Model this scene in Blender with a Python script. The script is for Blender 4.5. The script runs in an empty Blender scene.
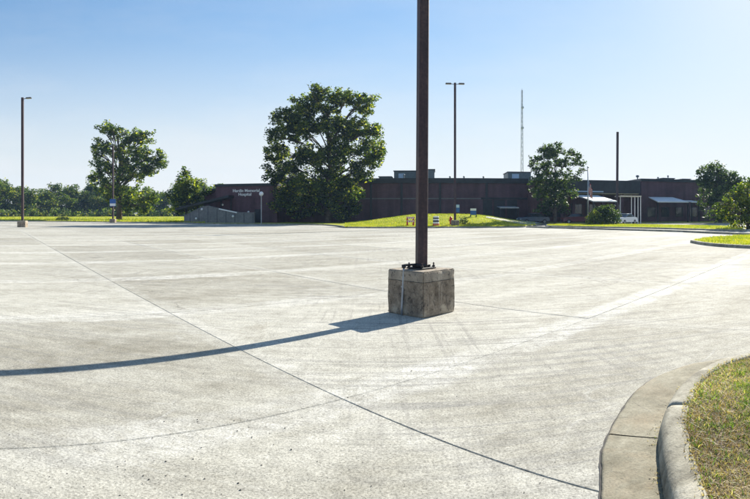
import bpy, bmesh, math, random
import numpy as np
from mathutils import Vector, Matrix, noise as mnoise
random.seed(7); rng = np.random.default_rng(7)
R = math.radians
S = bpy.context.scene
COL = S.collection

# ------------------------------------------------------------------ camera, sky, sun, exposure
F, CX, HY, HC = 556.0, 375.0, 212.6, 1.6          # cylinder focal length, centre column, horizon row (photo pixels), eye height
cam = bpy.data.cameras.new('camera'); camo = bpy.data.objects.new('camera', cam); COL.objects.link(camo)
cam.type = 'PANO'; cam.panorama_type = 'CENTRAL_CYLINDRICAL'
cam.central_cylindrical_radius = 1.0
cam.central_cylindrical_range_u_min = -375.0 / F
cam.central_cylindrical_range_u_max = 375.0 / F
cam.central_cylindrical_range_v_min = -(499.0 - HY) / F
cam.central_cylindrical_range_v_max = HY / F
camo.location = (0, 0, HC); camo.rotation_euler = (R(90), 0, 0)
cam.clip_start = 0.05; cam.clip_end = 4000
S.camera = camo

HAZE = .00022
SUN_AZ, SUN_EL = R(42.6), R(27.5)
SKY_K, SKY_H, SKY_W = .23, .92, (7.75, 7.75, 7.7)       # glare compression, horizon whitening and its tint
W = bpy.data.worlds.new('World'); S.world = W; W.use_nodes = True
wn = W.node_tree.nodes; wl = W.node_tree.links; wn.clear()
sky = wn.new('ShaderNodeTexSky'); sky.sky_type = 'NISHITA'; sky.sun_disc = False
sky.sun_elevation = SUN_EL; sky.sun_rotation = SUN_AZ
sky.altitude = 150; sky.air_density = 1.0; sky.dust_density = 0.6; sky.ozone_density = 3.0
bg = wn.new('ShaderNodeBackground'); bg.inputs[1].default_value = 0.05
wo = wn.new('ShaderNodeOutputWorld')
# hazy summer air: the glare round the sun is compressed and the lowest sky whitens evenly all round
def wmath(op, a, b):
    n = wn.new('ShaderNodeMath'); n.operation = op
    for i, x in enumerate((a, b)):
        if hasattr(x, 'links'): wl.new(x, n.inputs[i])
        elif x is not None: n.inputs[i].default_value = x
    return n.outputs[0]
rgb = wn.new('ShaderNodeRGBToBW'); wl.new(sky.outputs[0], rgb.inputs[0])
den = wmath('ADD', wmath('MULTIPLY', rgb.outputs[0], SKY_K), 1.0)
inv = wmath('DIVIDE', 1.0 + SKY_K*6.0, den)
scl = wn.new('ShaderNodeVectorMath'); scl.operation = 'SCALE'; wl.new(sky.outputs[0], scl.inputs[0]); wl.new(inv, scl.inputs[3])
tc = wn.new('ShaderNodeTexCoord'); sx = wn.new('ShaderNodeSeparateXYZ'); wl.new(tc.outputs['Generated'], sx.inputs[0])
mr = wn.new('ShaderNodeMapRange'); mr.interpolation_type = 'SMOOTHSTEP'; wl.new(sx.outputs[2], mr.inputs[0])
mr.inputs[1].default_value = -.02; mr.inputs[2].default_value = .37; mr.inputs[3].default_value = SKY_H; mr.inputs[4].default_value = 0.0
tint = wn.new('ShaderNodeMix'); tint.data_type = 'RGBA'; tint.blend_type = 'MULTIPLY'; tint.inputs[0].default_value = 1
wl.new(scl.outputs[0], tint.inputs[6]); tint.inputs[7].default_value = (.88, .985, .97, 1)
# thin uneven veil of high cloud
cmap = wn.new('ShaderNodeMapping'); cmap.inputs[3].default_value = (1.2, 1.2, 4.5); wl.new(tc.outputs['Generated'], cmap.inputs[0])
cno = wn.new('ShaderNodeTexNoise'); cno.inputs['Scale'].default_value = 1.7; cno.inputs['Detail'].default_value = 7; cno.inputs['Roughness'].default_value = .6; wl.new(cmap.outputs[0], cno.inputs['Vector'])
veil = wmath('MULTIPLY', wmath('SUBTRACT', cno.outputs[0], .46), .55)
vcl = wn.new('ShaderNodeClamp'); wl.new(veil, vcl.inputs[0]); 
wf = wn.new('ShaderNodeClamp'); wl.new(wmath('ADD', mr.outputs[0], vcl.outputs[0]), wf.inputs[0])
mxs = wn.new('ShaderNodeMix'); mxs.data_type = 'RGBA'; wl.new(wf.outputs[0], mxs.inputs[0]); wl.new(tint.outputs[2], mxs.inputs[6]); mxs.inputs[7].default_value = (*SKY_W, 1)
wl.new(mxs.outputs[2], bg.inputs[0]); wl.new(bg.outputs[0], wo.inputs[0])
sl = bpy.data.lights.new('sun', 'SUN'); sl.energy = 5.0; sl.angle = R(0.5); sl.color = (1.0, 0.94, 0.83)
so = bpy.data.objects.new('sun', sl); COL.objects.link(so)
SV = Vector((math.sin(SUN_AZ) * math.cos(SUN_EL), math.cos(SUN_AZ) * math.cos(SUN_EL), math.sin(SUN_EL)))
so.rotation_euler = (-SV).to_track_quat('-Z', 'Y').to_euler(); so.location = (20, 20, 30)
S.view_settings.view_transform = 'Standard'; S.view_settings.look = 'None'
S.view_settings.exposure = 1.27; S.view_settings.gamma = 1.0
try: S.cycles.max_bounces = 6; S.cycles.transparent_max_bounces = 8
except Exception: pass

# ------------------------------------------------------------------ helpers
def at(px, D):
    a = (px - CX) / F
    return (D * math.sin(a), D * math.cos(a))
def gnd(px, py, z=0.0):
    return at(px, F * (HC - z) / (py - HY))
def zat(py, D): return HC - (py - HY) * D / F

def tag(o, label=None, cat=None, group=None, kind=None):
    if label: o['label'] = label
    if cat: o['category'] = cat
    if group: o['group'] = group
    if kind: o['kind'] = kind
    return o
def empty(name, loc=(0, 0, 0), rz=0, label=None, cat=None, group=None):
    o = bpy.data.objects.new(name, None); COL.objects.link(o)
    o.location = loc; o.rotation_euler = (0, 0, rz); o.empty_display_size = 0.3
    return tag(o, label, cat, group)
class MB:
    def __init__(s): s.v = []; s.f = []; s.uv = None
    def add(s, vs, fs):
        b = len(s.v); s.v += [tuple(v) for v in vs]; s.f += [tuple(i + b for i in f) for f in fs]; return s
    def box(s, x0, x1, y0, y1, z0, z1, bev=0.0):
        if bev <= 0:
            s.add([(x0,y0,z0),(x1,y0,z0),(x1,y1,z0),(x0,y1,z0),(x0,y0,z1),(x1,y0,z1),(x1,y1,z1),(x0,y1,z1)],
                  [(3,2,1,0),(4,5,6,7),(0,1,5,4),(1,2,6,5),(2,3,7,6),(3,0,4,7)])
            return s
        bm = bmesh.new(); bmesh.ops.create_cube(bm, size=1)
        for v in bm.verts: v.co = Vector(((x0+x1)/2+v.co.x*(x1-x0), (y0+y1)/2+v.co.y*(y1-y0), (z0+z1)/2+v.co.z*(z1-z0)))
        bmesh.ops.bevel(bm, geom=bm.edges[:], offset=bev, segments=1, affect='EDGES')
        bm.verts.index_update(); s.add([v.co for v in bm.verts], [[v.index for v in f.verts] for f in bm.faces]); bm.free(); return s
    def tube(s, p, r, n=8, cap=True):
        p = [Vector(q) for q in p]
        if not hasattr(r, '__len__'): r = [r]*len(p)
        rings = []
        up = Vector((0, 0, 1)) if abs((p[1]-p[0]).normalized().z) < .95 else Vector((1, 0, 0))
        b = len(s.v)
        for i, q in enumerate(p):
            d = (p[min(i+1, len(p)-1)] - p[max(i-1, 0)]).normalized()
            x = d.cross(up).normalized(); y = d.cross(x).normalized()
            for k in range(n):
                a = 2*math.pi*k/n; s.v.append(tuple(q + (x*math.cos(a) + y*math.sin(a))*r[i]))
        for i in range(len(p)-1):
            for k in range(n):
                k2 = (k+1) % n
                s.f.append((b+i*n+k, b+(i+1)*n+k, b+(i+1)*n+k2, b+i*n+k2))
        if cap:
            s.f.append(tuple(b+k for k in range(n))); s.f.append(tuple(b+(len(p)-1)*n+k for k in reversed(range(n))))
        return s
    def prism(s, poly, z0, z1):            # poly in xy
        n = len(poly)
        s.add([(x, y, z0) for x, y in poly] + [(x, y, z1) for x, y in poly],
              [tuple(reversed(range(n))), tuple(range(n, 2*n))] + [(i, (i+1) % n, n+(i+1) % n, n+i) for i in range(n)])
        return s
    def prism_y(s, poly, y0, y1):          # poly in xz, extruded along y
        n = len(poly)
        s.add([(x, y0, z) for x, z in poly] + [(x, y1, z) for x, z in poly],
              [tuple(range(n)), tuple(reversed(range(n, 2*n)))] + [(i, n+i, n+(i+1) % n, (i+1) % n) for i in range(n)])
        return s
    def sphere(s, c, r, seg=10, ring=6, sz=1.0):
        bm = bmesh.new(); bmesh.ops.create_uvsphere(bm, u_segments=seg, v_segments=ring, radius=r)
        bm.verts.index_update()
        s.add([(c[0]+v.co.x, c[1]+v.co.y, c[2]+v.co.z*sz) for v in bm.verts], [[v.index for v in f.verts] for f in bm.faces]); bm.free(); return s
    def build(s, name, m, parent=None, smooth=False, loc=None):
        me = bpy.data.meshes.new(name); me.from_pydata(s.v, [], s.f); me.update()
        bm = bmesh.new(); bm.from_mesh(me); bmesh.ops.recalc_face_normals(bm, faces=bm.faces[:]); bm.to_mesh(me); bm.free()
        if smooth: me.polygons.foreach_set('use_smooth', [True]*len(me.polygons))
        o = bpy.data.objects.new(name, me); COL.objects.link(o)
        if m: me.materials.append(m)
        if parent: o.parent = parent
        if loc: o.location = loc
        return o
def raw(name, v, f, m, parent=None):
    me = bpy.data.meshes.new(name)
    v = np.asarray(v, dtype=np.float32); f = np.asarray(f, dtype=np.int32)
    me.vertices.add(len(v)); me.vertices.foreach_set('co', v.ravel())
    k = f.shape[1]; me.loops.add(f.size); me.loops.foreach_set('vertex_index', f.ravel())
    me.polygons.add(len(f)); me.polygons.foreach_set('loop_start', np.arange(0, f.size, k, dtype=np.int32))
    me.update(calc_edges=True); me.validate()
    me.materials.append(m)
    o = bpy.data.objects.new(name, me); COL.objects.link(o)
    if parent: o.parent = parent
    return o
def copy_tree(o, loc=None, rz=None, sc=None, label=None):
    c = o.copy(); COL.objects.link(c)
    if loc is not None: c.location = loc
    if rz is not None: c.rotation_euler = (0, 0, rz)
    if sc is not None: c.scale = sc
    if label: c['label'] = label
    for ch in [x for x in S.objects if x.parent == o]:
        d = ch.copy(); COL.objects.link(d); d.parent = c
        for g in [x for x in S.objects if x.parent == ch]:
            e = g.copy(); COL.objects.link(e); e.parent = d
    return c

# ------------------------------------------------------------------ materials
class NT:
    def __init__(s, name, rough=0.8, spec=0.3, metal=0.0):
        s.m = bpy.data.materials.new(name); s.m.use_nodes = True; s.t = s.m.node_tree; s.n = s.t.nodes
        s.b = s.n['Principled BSDF']; s.b.inputs['Roughness'].default_value = rough
        s.b.inputs['Specular IOR Level'].default_value = spec; s.b.inputs['Metallic'].default_value = metal
    def new(s, t, **k):
        n = s.n.new(t)
        for a, v in k.items(): setattr(n, a, v)
        return n
    def lk(s, a, b): s.t.links.new(a, b)
    def pos(s):
        if not hasattr(s, '_g'): s._g = s.new('ShaderNodeNewGeometry')
        return s._g.outputs['Position']
    def objc(s):
        if not hasattr(s, '_tc'): s._tc = s.new('ShaderNodeTexCoord')
        return s._tc.outputs['Object']
    def mapping(s, vec, loc=(0,0,0), rot=(0,0,0), sc=(1,1,1)):
        m = s.new('ShaderNodeMapping'); m.inputs[1].default_value = loc; m.inputs[2].default_value = rot; m.inputs[3].default_value = sc
        s.lk(vec, m.inputs[0]); return m.outputs[0]
    def noise(s, vec, scale, detail=4, rough=.55, dist=0.0):
        n = s.new('ShaderNodeTexNoise'); n.inputs['Scale'].default_value = scale; n.inputs['Detail'].default_value = detail
        n.inputs['Roughness'].default_value = rough; n.inputs['Distortion'].default_value = dist; s.lk(vec, n.inputs['Vector']); return n.outputs[0]
    def vor(s, vec, scale, feature='F1', out='Distance'):
        n = s.new('ShaderNodeTexVoronoi', feature=feature); n.inputs['Scale'].default_value = scale; s.lk(vec, n.inputs['Vector']); return n.outputs[out]
    def ramp(s, fac, stops):
        r = s.new('ShaderNodeValToRGB'); e = r.color_ramp.elements
        while len(e) < len(stops): e.new(0.5)
        for i, (p, c) in enumerate(stops):
            e[i].position = p; e[i].color = (c, c, c, 1) if not hasattr(c, '__len__') else (*c, 1)
        s.lk(fac, r.inputs[0]); return r.outputs[0]
    def math(s, op, a, b=None, clamp=False):
        n = s.new('ShaderNodeMath', operation=op); n.use_clamp = clamp
        for i, x in enumerate((a, b)):
            if x is None: continue
            if hasattr(x, 'links'): s.lk(x, n.inputs[i])
            else: n.inputs[i].default_value = x
        return n.outputs[0]
    def mix(s, fac, a, b, blend='MIX'):
        n = s.new('ShaderNodeMix', data_type='RGBA', blend_type=blend)
        for i, x in ((0, fac), (6, a), (7, b)):
            if hasattr(x, 'links'): s.lk(x, n.inputs[i])
            elif hasattr(x, '__len__'): n.inputs[i].default_value = (*x, 1)
            else: n.inputs[i].default_value = x
        return n.outputs[2]
    def col(s, c): s.lk(c, s.b.inputs['Base Color']); return s
    def bump(s, h, strength=.3, dist=.01):
        n = s.new('ShaderNodeBump'); n.inputs['Strength'].default_value = strength; n.inputs['Distance'].default_value = dist
        s.lk(h, n.inputs['Height']); s.lk(n.outputs[0], s.b.inputs['Normal']); return s

def simple(name, c, rough=.7, var=.25, scale=6, metal=0.0, spec=.3, bump=0.0, emit=None):
    t = NT(name, rough, spec, metal)
    n = t.noise(t.objc(), scale, 5, .6)
    lo = tuple(x*(1-var) for x in c); hi = tuple(min(1, x*(1+var)) for x in c)
    t.col(t.ramp(n, [(.3, lo), (.7, hi)]))
    if bump: t.bump(n, bump, .01)
    return t.m

# joint grid of the parking lot: two families of joints
NA, DA = R(-41.4), 3.764
NB, DB = R(50.2), 2.84
SP = 4.57
nA = Vector((math.sin(NA), math.cos(NA))); nB = Vector((math.sin(NB), math.cos(NB)))

def lot_material():
    t = NT('lot_concrete', .92, .10)
    p = t.pos()
    big = t.noise(p, .16, 5, .6, .6)
    al = t.mapping(p, rot=(0, 0, -NA*-1), sc=(1, 1, 1))      # turn world so that x runs along the A joints
    st = t.noise(t.mapping(al, sc=(.10, .9, 1)), 1.0, 6, .62, .3)
    st2 = t.noise(t.mapping(p, rot=(0, 0, R(-12)), sc=(.35, 3.2, 1)), 1.0, 6, .7, .4)
    med = t.noise(p, 1.7, 7, .68, .3)
    fine = t.noise(p, 55, 5, .85)
    oi = t.new('ShaderNodeObjectInfo')
    f = t.math('MULTIPLY', big, .24); f = t.math('ADD', f, t.math('MULTIPLY', st, .40)); f = t.math('ADD', f, t.math('MULTIPLY', st2, .26))
    f = t.math('ADD', f, t.math('MULTIPLY', med, .30)); f = t.math('ADD', f, t.math('MULTIPLY', oi.outputs['Random'], .14)); f = t.math('ADD', f, .035)
    c = t.ramp(f, [(.52, (.235, .218, .172)), (.64, (.355, .338, .283)), (.73, (.425, .409, .350)), (.86, (.53, .513, .450))])
    # paler ground-in bands either side of every joint
    uv = t.new('ShaderNodeUVMap'); sp = t.new('ShaderNodeSeparateXYZ'); t.lk(uv.outputs[0], sp.inputs[0])
    wob = t.math('MULTIPLY', t.math('SUBTRACT', t.noise(p, 1.1, 3), .5), .35)
    ea = t.math('ADD', t.math('ABSOLUTE', sp.outputs[1]), wob)     # distance from slab centre across A
    eb = t.math('ADD', t.math('ABSOLUTE', sp.outputs[0]), wob)
    ba = t.ramp(ea, [(.0, 0.), (1.0, 0.)]); 
    def edge(e, a, b):
        n = t.new('ShaderNodeMapRange'); n.interpolation_type = 'SMOOTHSTEP'
        n.inputs[1].default_value = a; n.inputs[2].default_value = b; t.lk(e, n.inputs[0]); return n.outputs[0]
    pa = t.math('MULTIPLY', edge(ea, SP/2-.40, SP/2-.24), .80)
    pb = t.math('MULTIPLY', edge(eb, SP/2-.30, SP/2-.16), .30)
    band = t.math('MAXIMUM', pa, pb)
    band = t.math('MULTIPLY', band, t.ramp(t.noise(p, .5, 4), [(.34, .2), (.62, 1.)]))
    band = t.math('MULTIPLY', band, t.ramp(t.noise(p, 7, 6, .75), [(.40, .35), (.52, 1.)]))
    c = t.mix(band, c, (.60, .588, .54))
    # pale curved scuffs
    wp = t.new('ShaderNodeVectorMath', operation='ADD'); t.lk(p, wp.inputs[0])
    nn = t.new('ShaderNodeTexNoise'); nn.inputs['Scale'].default_value = .35; t.lk(p, nn.inputs['Vector'])
    sc = t.new('ShaderNodeVectorMath', operation='SCALE'); sc.inputs[3].default_value = 3.2; t.lk(nn.outputs[1], sc.inputs[0]); t.lk(sc.outputs[0], wp.inputs[1])
    ve = t.vor(wp.outputs[0], .55, 'DISTANCE_TO_EDGE')
    scuff = t.math('MULTIPLY', t.ramp(ve, [(0, 1.), (.012, .0)]), t.ramp(t.noise(p, .9, 5), [(.5, 0.), (.66, .55)]))
    c = t.mix(scuff, c, (.52, .51, .47))
    # parallel tyre wear streaks
    wv = t.noise(t.mapping(p, rot=(0, 0, R(38)), sc=(.7, 16, 1)), 1.0, 4, .7)
    wm = t.math('MULTIPLY', t.ramp(wv, [(.52, 0.), (.66, .40)]), t.ramp(t.noise(p, .32, 3), [(.48, 0.), (.62, 1.)]))
    c = t.mix(wm, c, (.24, .235, .215))
    wa = t.noise(t.mapping(p, rot=(0, 0, NA), sc=(.22, 11, 1)), 1.0, 5, .75)
    wam = t.math('MULTIPLY', t.ramp(wa, [(.50, 0.), (.58, .62)]), t.ramp(t.noise(p, .16, 3), [(.40, .12), (.56, 1.)]))
    c = t.mix(wam, c, (.235, .23, .215))
    wb = t.noise(t.mapping(p, rot=(0, 0, NA), sc=(9, .3, 1), loc=(3, 7, 0)), 1.0, 5, .75)
    wbm = t.math('MULTIPLY', t.ramp(wb, [(.52, 0.), (.60, .5)]), t.ramp(t.noise(p, .2, 3), [(.46, 0.), (.60, 1.)]))
    c = t.mix(wbm, c, (.24, .23, .21))
    # damp / oily stains
    stn = t.ramp(t.noise(p, .42, 6, .65, 1.2), [(.62, 0.), (.76, .34)])
    c = t.mix(stn, c, (.23, .20, .145))
    # hairline cracks and oil drips
    cw = t.new('ShaderNodeVectorMath', operation='ADD'); t.lk(p, cw.inputs[0]); cn = t.new('ShaderNodeTexNoise'); cn.inputs['Scale'].default_value = 2.2; cn.inputs['Detail'].default_value = 6; t.lk(p, cn.inputs['Vector'])
    cs = t.new('ShaderNodeVectorMath', operation='SCALE'); cs.inputs[3].default_value = .55; t.lk(cn.outputs[1], cs.inputs[0]); t.lk(cs.outputs[0], cw.inputs[1])
    crk = t.math('MULTIPLY', t.ramp(t.vor(cw.outputs[0], .23, 'DISTANCE_TO_EDGE'), [(0, 1.), (.0022, 0.)]), t.ramp(t.noise(p, .28, 3), [(.52, 0.), (.58, .6)]))
    c = t.mix(crk, c, (.12, .11, .10))
    ov = t.new('ShaderNodeTexVoronoi'); ov.inputs['Scale'].default_value = .45; t.lk(p, ov.inputs['Vector']); oc_ = t.new('ShaderNodeSeparateColor'); t.lk(ov.outputs['Color'], oc_.inputs[0])
    oil = t.math('MULTIPLY', t.ramp(t.math('ADD', ov.outputs['Distance'], t.math('MULTIPLY', t.math('SUBTRACT', t.noise(p, 9, 5, .7), .5), .35)), [(.03, .45), (.13, 0.)]), t.math('GREATER_THAN', oc_.outputs[0], .72))
    c = t.mix(oil, c, (.13, .12, .105))
    # fine grain, pores and stray dark aggregate
    c = t.mix(1.0, c, t.ramp(fine, [(.32, .35), (.5, .98), (.68, 1.45)]), 'MULTIPLY')
    gr2 = t.noise(p, 21, 6, .85); gr3 = t.noise(t.mapping(p, sc=(5, 5, 1)), 1.0, 6, .8)
    c = t.mix(1.0, c, t.ramp(gr2, [(.33, .76), (.5, .99), (.66, 1.14)]), 'MULTIPLY')
    c = t.mix(1.0, c, t.ramp(gr3, [(.34, .82), (.5, 1.), (.66, 1.14)]), 'MULTIPLY')
    pv = t.new('ShaderNodeTexVoronoi'); pv.inputs['Scale'].default_value = 21; t.lk(p, pv.inputs['Vector'])
    ps = t.new('ShaderNodeSeparateColor'); t.lk(pv.outputs['Color'], ps.inputs[0])
    size = t.math('MULTIPLY', t.math('POWER', ps.outputs[0], 40.0), .16)
    pit = t.math('LESS_THAN', pv.outputs['Distance'], size)
    pv2 = t.new('ShaderNodeTexVoronoi'); pv2.inputs['Scale'].default_value = 75; t.lk(p, pv2.inputs['Vector'])
    ps2 = t.new('ShaderNodeSeparateColor'); t.lk(pv2.outputs['Color'], ps2.inputs[0])
    pit2 = t.math('LESS_THAN', pv2.outputs['Distance'], t.math('MULTIPLY', t.math('POWER', ps2.outputs[0], 7.0), .36))
    pits = t.math('MAXIMUM', pit, t.math('MULTIPLY', pit2, .62))
    c = t.mix(pits, c, (.055, .052, .05))
    t.col(c)
    h = t.math('SUBTRACT', t.math('ADD', t.math('MULTIPLY', fine, .6), t.math('MULTIPLY', t.noise(p, 14, 5, .7), .8)), pits)
    t.bump(h, .55, .006)
    return t.m

def old_concrete(name, c0, c1, c2, oc=False, bump=.6, warm=None, cap=None):
    t = NT(name, .9, .2); p = t.objc() if oc else t.pos()
    a = t.noise(p, 1.3, 7, .68, .5); b = t.noise(p, 7, 6, .7, .3); f = t.noise(p, 60, 4, .75)
    k = t.math('ADD', t.math('MULTIPLY', a, .55), t.math('MULTIPLY', b, .45))
    c = t.ramp(k, [(.36, c0), (.5, c1), (.64, c2)])
    if warm:
        c = t.mix(t.ramp(t.noise(p, 1.6, 5, .6, .5), [(.5, 0.), (.68, .75)]), c, warm)
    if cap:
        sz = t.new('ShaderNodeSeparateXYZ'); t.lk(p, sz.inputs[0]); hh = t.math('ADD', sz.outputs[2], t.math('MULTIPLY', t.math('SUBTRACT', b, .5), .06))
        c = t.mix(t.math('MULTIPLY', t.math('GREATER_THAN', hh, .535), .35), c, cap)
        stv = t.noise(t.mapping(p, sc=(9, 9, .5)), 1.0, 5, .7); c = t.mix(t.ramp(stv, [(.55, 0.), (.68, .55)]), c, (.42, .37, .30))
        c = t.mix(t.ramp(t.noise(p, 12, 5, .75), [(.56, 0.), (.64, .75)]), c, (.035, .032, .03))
    cr = t.math('MULTIPLY', t.ramp(t.vor(t.mapping(p, sc=(1,1,1)), 3.1, 'DISTANCE_TO_EDGE'), [(0, 1.), (.012, 0.)]), t.ramp(t.noise(p, 1.2, 2), [(.52, 0.), (.6, .6)]))
    c = t.mix(cr, c, (.07, .065, .06))
    c = t.mix(1.0, c, t.ramp(f, [(.28, .62), (.5, 1.), (.74, 1.2)]), 'MULTIPLY')
    t.col(c); t.bump(t.math('ADD', t.math('MULTIPLY', f, .5), b), bump, .01); return t.m

def brick_mat(name, a, b, mortar, sc=1.0):
    t = NT(name, .9, .15); p = t.objc()
    m = t.new('ShaderNodeTexBrick'); m.inputs['Scale'].default_value = 4.2*sc
    m.inputs['Color1'].default_value = (*a, 1); m.inputs['Color2'].default_value = (*b, 1); m.inputs['Mortar'].default_value = (*mortar, 1)
    m.inputs['Mortar Size'].default_value = .03; m.inputs['Brick Width'].default_value = 1.0; m.inputs['Row Height'].default_value = .33
    t.lk(t.mapping(p, rot=(R(90), 0, 0)), m.inputs['Vector'])
    n = t.noise(p, .5, 5, .6); n2 = t.noise(t.mapping(p, sc=(1.2, 1.2, .12)), 1.0, 4, .6)
    c = t.mix(1.0, m.outputs[0], t.ramp(t.math('ADD', t.math('MULTIPLY', n, .5), t.math('MULTIPLY', n2, .5)), [(.35, .6), (.65, 1.3)]), 'MULTIPLY')
    t.col(c); t.bump(m.outputs['Fac'], .4, .01); return t.m

def leaf_mat(name, dark, mid, light, yellow=None, trans=.35, yf=.12):
    t = NT(name, .55, .35)
    g = t.new('ShaderNodeNewGeometry'); r = g.outputs['Random Per Island']
    n = t.noise(g.outputs['Position'], .55, 3)
    f = t.math('ADD', t.math('MULTIPLY', r, .55), t.math('SUBTRACT', t.math('MULTIPLY', n, 1.5), .53))
    c = t.ramp(f, [(.22, dark), (.5, mid), (.74, light)])  # for trees, the spread also paints shaded and sunlit clumps into the leaf colour
    if yellow:
        c = t.mix(t.math('GREATER_THAN', r, 1-yf), c, yellow)
    t.col(c)
    tr = t.new('ShaderNodeBsdfTranslucent'); t.lk(t.mix(1.0, c, (1.7, 1.75, .55), 'MULTIPLY'), tr.inputs[0])
    mx = t.new('ShaderNodeMixShader'); mx.inputs[0].default_value = trans
    out = t.n['Material Output']; t.lk(t.b.outputs[0], mx.inputs[1]); t.lk(tr.outputs[0], mx.inputs[2]); t.lk(mx.outputs[0], out.inputs[0])
    return t.m

def grass_mat(name, a, b, c3, scale=.8):
    t = NT(name, .9, .1); p = t.pos()
    n = t.math('ADD', t.math('MULTIPLY', t.noise(p, scale, 6, .65), .6), t.math('MULTIPLY', t.noise(p, 16, 4, .7), .4))
    t.col(t.ramp(n, [(.36, a), (.5, b), (.63, c3)])); t.bump(t.noise(p, 24, 4, .7), .8, .05); return t.m

M = {}
M['lot'] = lot_material()
M['filler'] = simple('joint_filler', (.06, .056, .052), .95, .3, 20)
M['gutter'] = old_concrete('gutter_concrete', (.14, .125, .085), (.235, .215, .155), (.34, .315, .24), warm=(.27, .215, .14))
M['kerb'] = old_concrete('kerb_concrete', (.13, .118, .088), (.29, .27, .21), (.46, .43, .35), bump=.9)
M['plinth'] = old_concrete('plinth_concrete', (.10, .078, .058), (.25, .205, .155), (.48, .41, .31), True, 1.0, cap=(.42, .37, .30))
M['path'] = old_concrete('path_concrete', (.33, .32, .29), (.44, .43, .39), (.53, .52, .48))
M['lawn'] = grass_mat('lawn_grass', (.19, .23, .022), (.31, .33, .03), (.44, .41, .05), .25)
M['field'] = grass_mat('field_grass', (.12, .17, .03), (.19, .24, .04), (.28, .30, .07), .06)
M['soil'] = grass_mat('verge_soil', (.06, .04, .034), (.15, .115, .08), (.27, .22, .14), 3)
M['blade'] = leaf_mat('grass_blade', (.05, .11, .016), (.15, .26, .035), (.33, .43, .08), (.58, .50, .30), .3, .14)
M['dryblade'] = leaf_mat('dry_grass_blade', (.22, .15, .085), (.52, .41, .22), (.76, .65, .40), (.20, .27, .05), .25, .12)
M['tuft'] = leaf_mat('lawn_blade', (.17, .22, .02), (.30, .34, .03), (.46, .43, .06), None, .3)
M['rust'] = None
t = NT('rusted_pole_paint', .6, .35); p = t.objc()
n = t.math('ADD', t.math('MULTIPLY', t.noise(t.mapping(p, sc=(6, 6, .8)), 1.5, 7, .7), .6), t.math('MULTIPLY', t.noise(p, 22, 5, .7), .4))
c = t.ramp(n, [(.36, (.022, .015, .02)), (.5, (.045, .028, .032)), (.62, (.085, .05, .048)), (.74, (.17, .12, .11))])
t.col(c); t.bump(n, .35, .004); M['rust'] = t.m
M['black'] = simple('black_cast_iron', (.022, .022, .025), .55, .4, 30, bump=.3)
M['conduit'] = simple('grey_conduit', (.27, .30, .34), .35, .2, 12, metal=.5)
M['lampgrey'] = simple('bronze_lamp_housing', (.07, .06, .055), .5, .2, 8)
M['glass'] = simple('dark_glass', (.02, .025, .03), .08, .1, 2, spec=.8)
M['lens'] = simple('lamp_lens', (.55, .56, .55), .2, .05, 3)
M['bark'] = simple('bark', (.10, .078, .058), .95, .45, 3, bump=.8)
M['brick'] = brick_mat('purple_brown_brick', (.122, .062, .074), (.092, .049, .060), (.13, .10, .10))
M['brick2'] = brick_mat('red_brown_brick', (.15, .068, .066), (.115, .055, .056), (.14, .11, .105))
M['fascia'] = simple('dark_metal_fascia', (.026, .031, .036), .45, .25, 2, metal=.3)
M['roof'] = simple('flat_roof_membrane', (.16, .16, .155), .9, .2, 1)
M['rampwall'] = old_concrete('ramp_wall_concrete', (.13, .13, .13), (.18, .18, .18), (.24, .24, .235), True, .4)
M['white'] = simple('white_paint', (.78, .78, .76), .5, .06, 3)
M['offwhite'] = simple('cream_paint', (.58, .53, .43), .6, .1, 3)
M['steel'] = simple('galvanised_steel', (.36, .38, .40), .45, .2, 5, metal=.6)
M['bluepanel'] = simple('blue_sign_paint', (.03, .11, .33), .5, .15, 4)
M['paleblue'] = simple('pale_blue_panel', (.42, .55, .68), .4, .08, 4)
M['red'] = simple('red_paint', (.42, .035, .03), .45, .2, 6)
M['orange'] = simple('orange_plastic', (.62, .16, .07), .5, .15, 6)
M['rubber'] = simple('black_rubber', (.02, .02, .02), .8, .2, 8)
M['hvac'] = simple('rooftop_unit_metal', (.12, .15, .16), .5, .2, 3, metal=.3)
M['leafbig'] = leaf_mat('cottonwood_leaf', (.012, .028, .012), (.045, .08, .02), (.15, .19, .035), (.34, .34, .05), .5, .09)
M['leafleft'] = leaf_mat('left_tree_leaf', (.014, .034, .012), (.055, .10, .02), (.18, .22, .04), (.36, .36, .05), .5, .09)
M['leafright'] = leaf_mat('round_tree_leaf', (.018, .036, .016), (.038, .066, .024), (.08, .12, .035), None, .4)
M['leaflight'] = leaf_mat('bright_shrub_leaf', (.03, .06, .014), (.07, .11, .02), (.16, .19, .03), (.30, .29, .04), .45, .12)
M['leaffar'] = leaf_mat('woodland_leaf', (.022, .05, .016), (.05, .09, .024), (.13, .17, .035), (.26, .26, .04), .45, .10)

# ------------------------------------------------------------------ ground levels and edges
# far edge of the lot as (photo column, distance)
EP = [(-320, 260), (-150, 150), (0, 105), (90, 93), (180, 84), (205, 77), (260, 74), (325, 70), (338, 64), (345, 57.5), (370, 56.8), (400, 57), (450, 58), (490, 58.6),
      (522, 59.5), (534, 64), (545, 78), (640, 80), (750, 80), (900, 84), (1080, 90)]
def edgeD(px): return float(np.interp(px, [e[0] for e in EP], [e[1] for e in EP]))
MP = [(340, 0), (352, .12), (372, .42), (395, .88), (412, 1.18), (440, 1.26), (470, 1.22), (488, 1.0), (505, .62), (522, .28), (540, .05), (560, 0)]
def lawn_z(px, D):
    e = edgeD(px); k = min(1, max(0, (D-e)/17.0)); k = k*k*(3-2*k)
    P = float(np.interp(px, [m[0] for m in MP], [m[1] for m in MP]))
    und = .05*mnoise.noise(Vector((px*.05, D*.09, 0)))*min(1, (D-e)/3) if D > e else 0
    far = 0.25*min(1, max(0, (D-e-20)/120))
    return .125 + P*k + und + far

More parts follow.
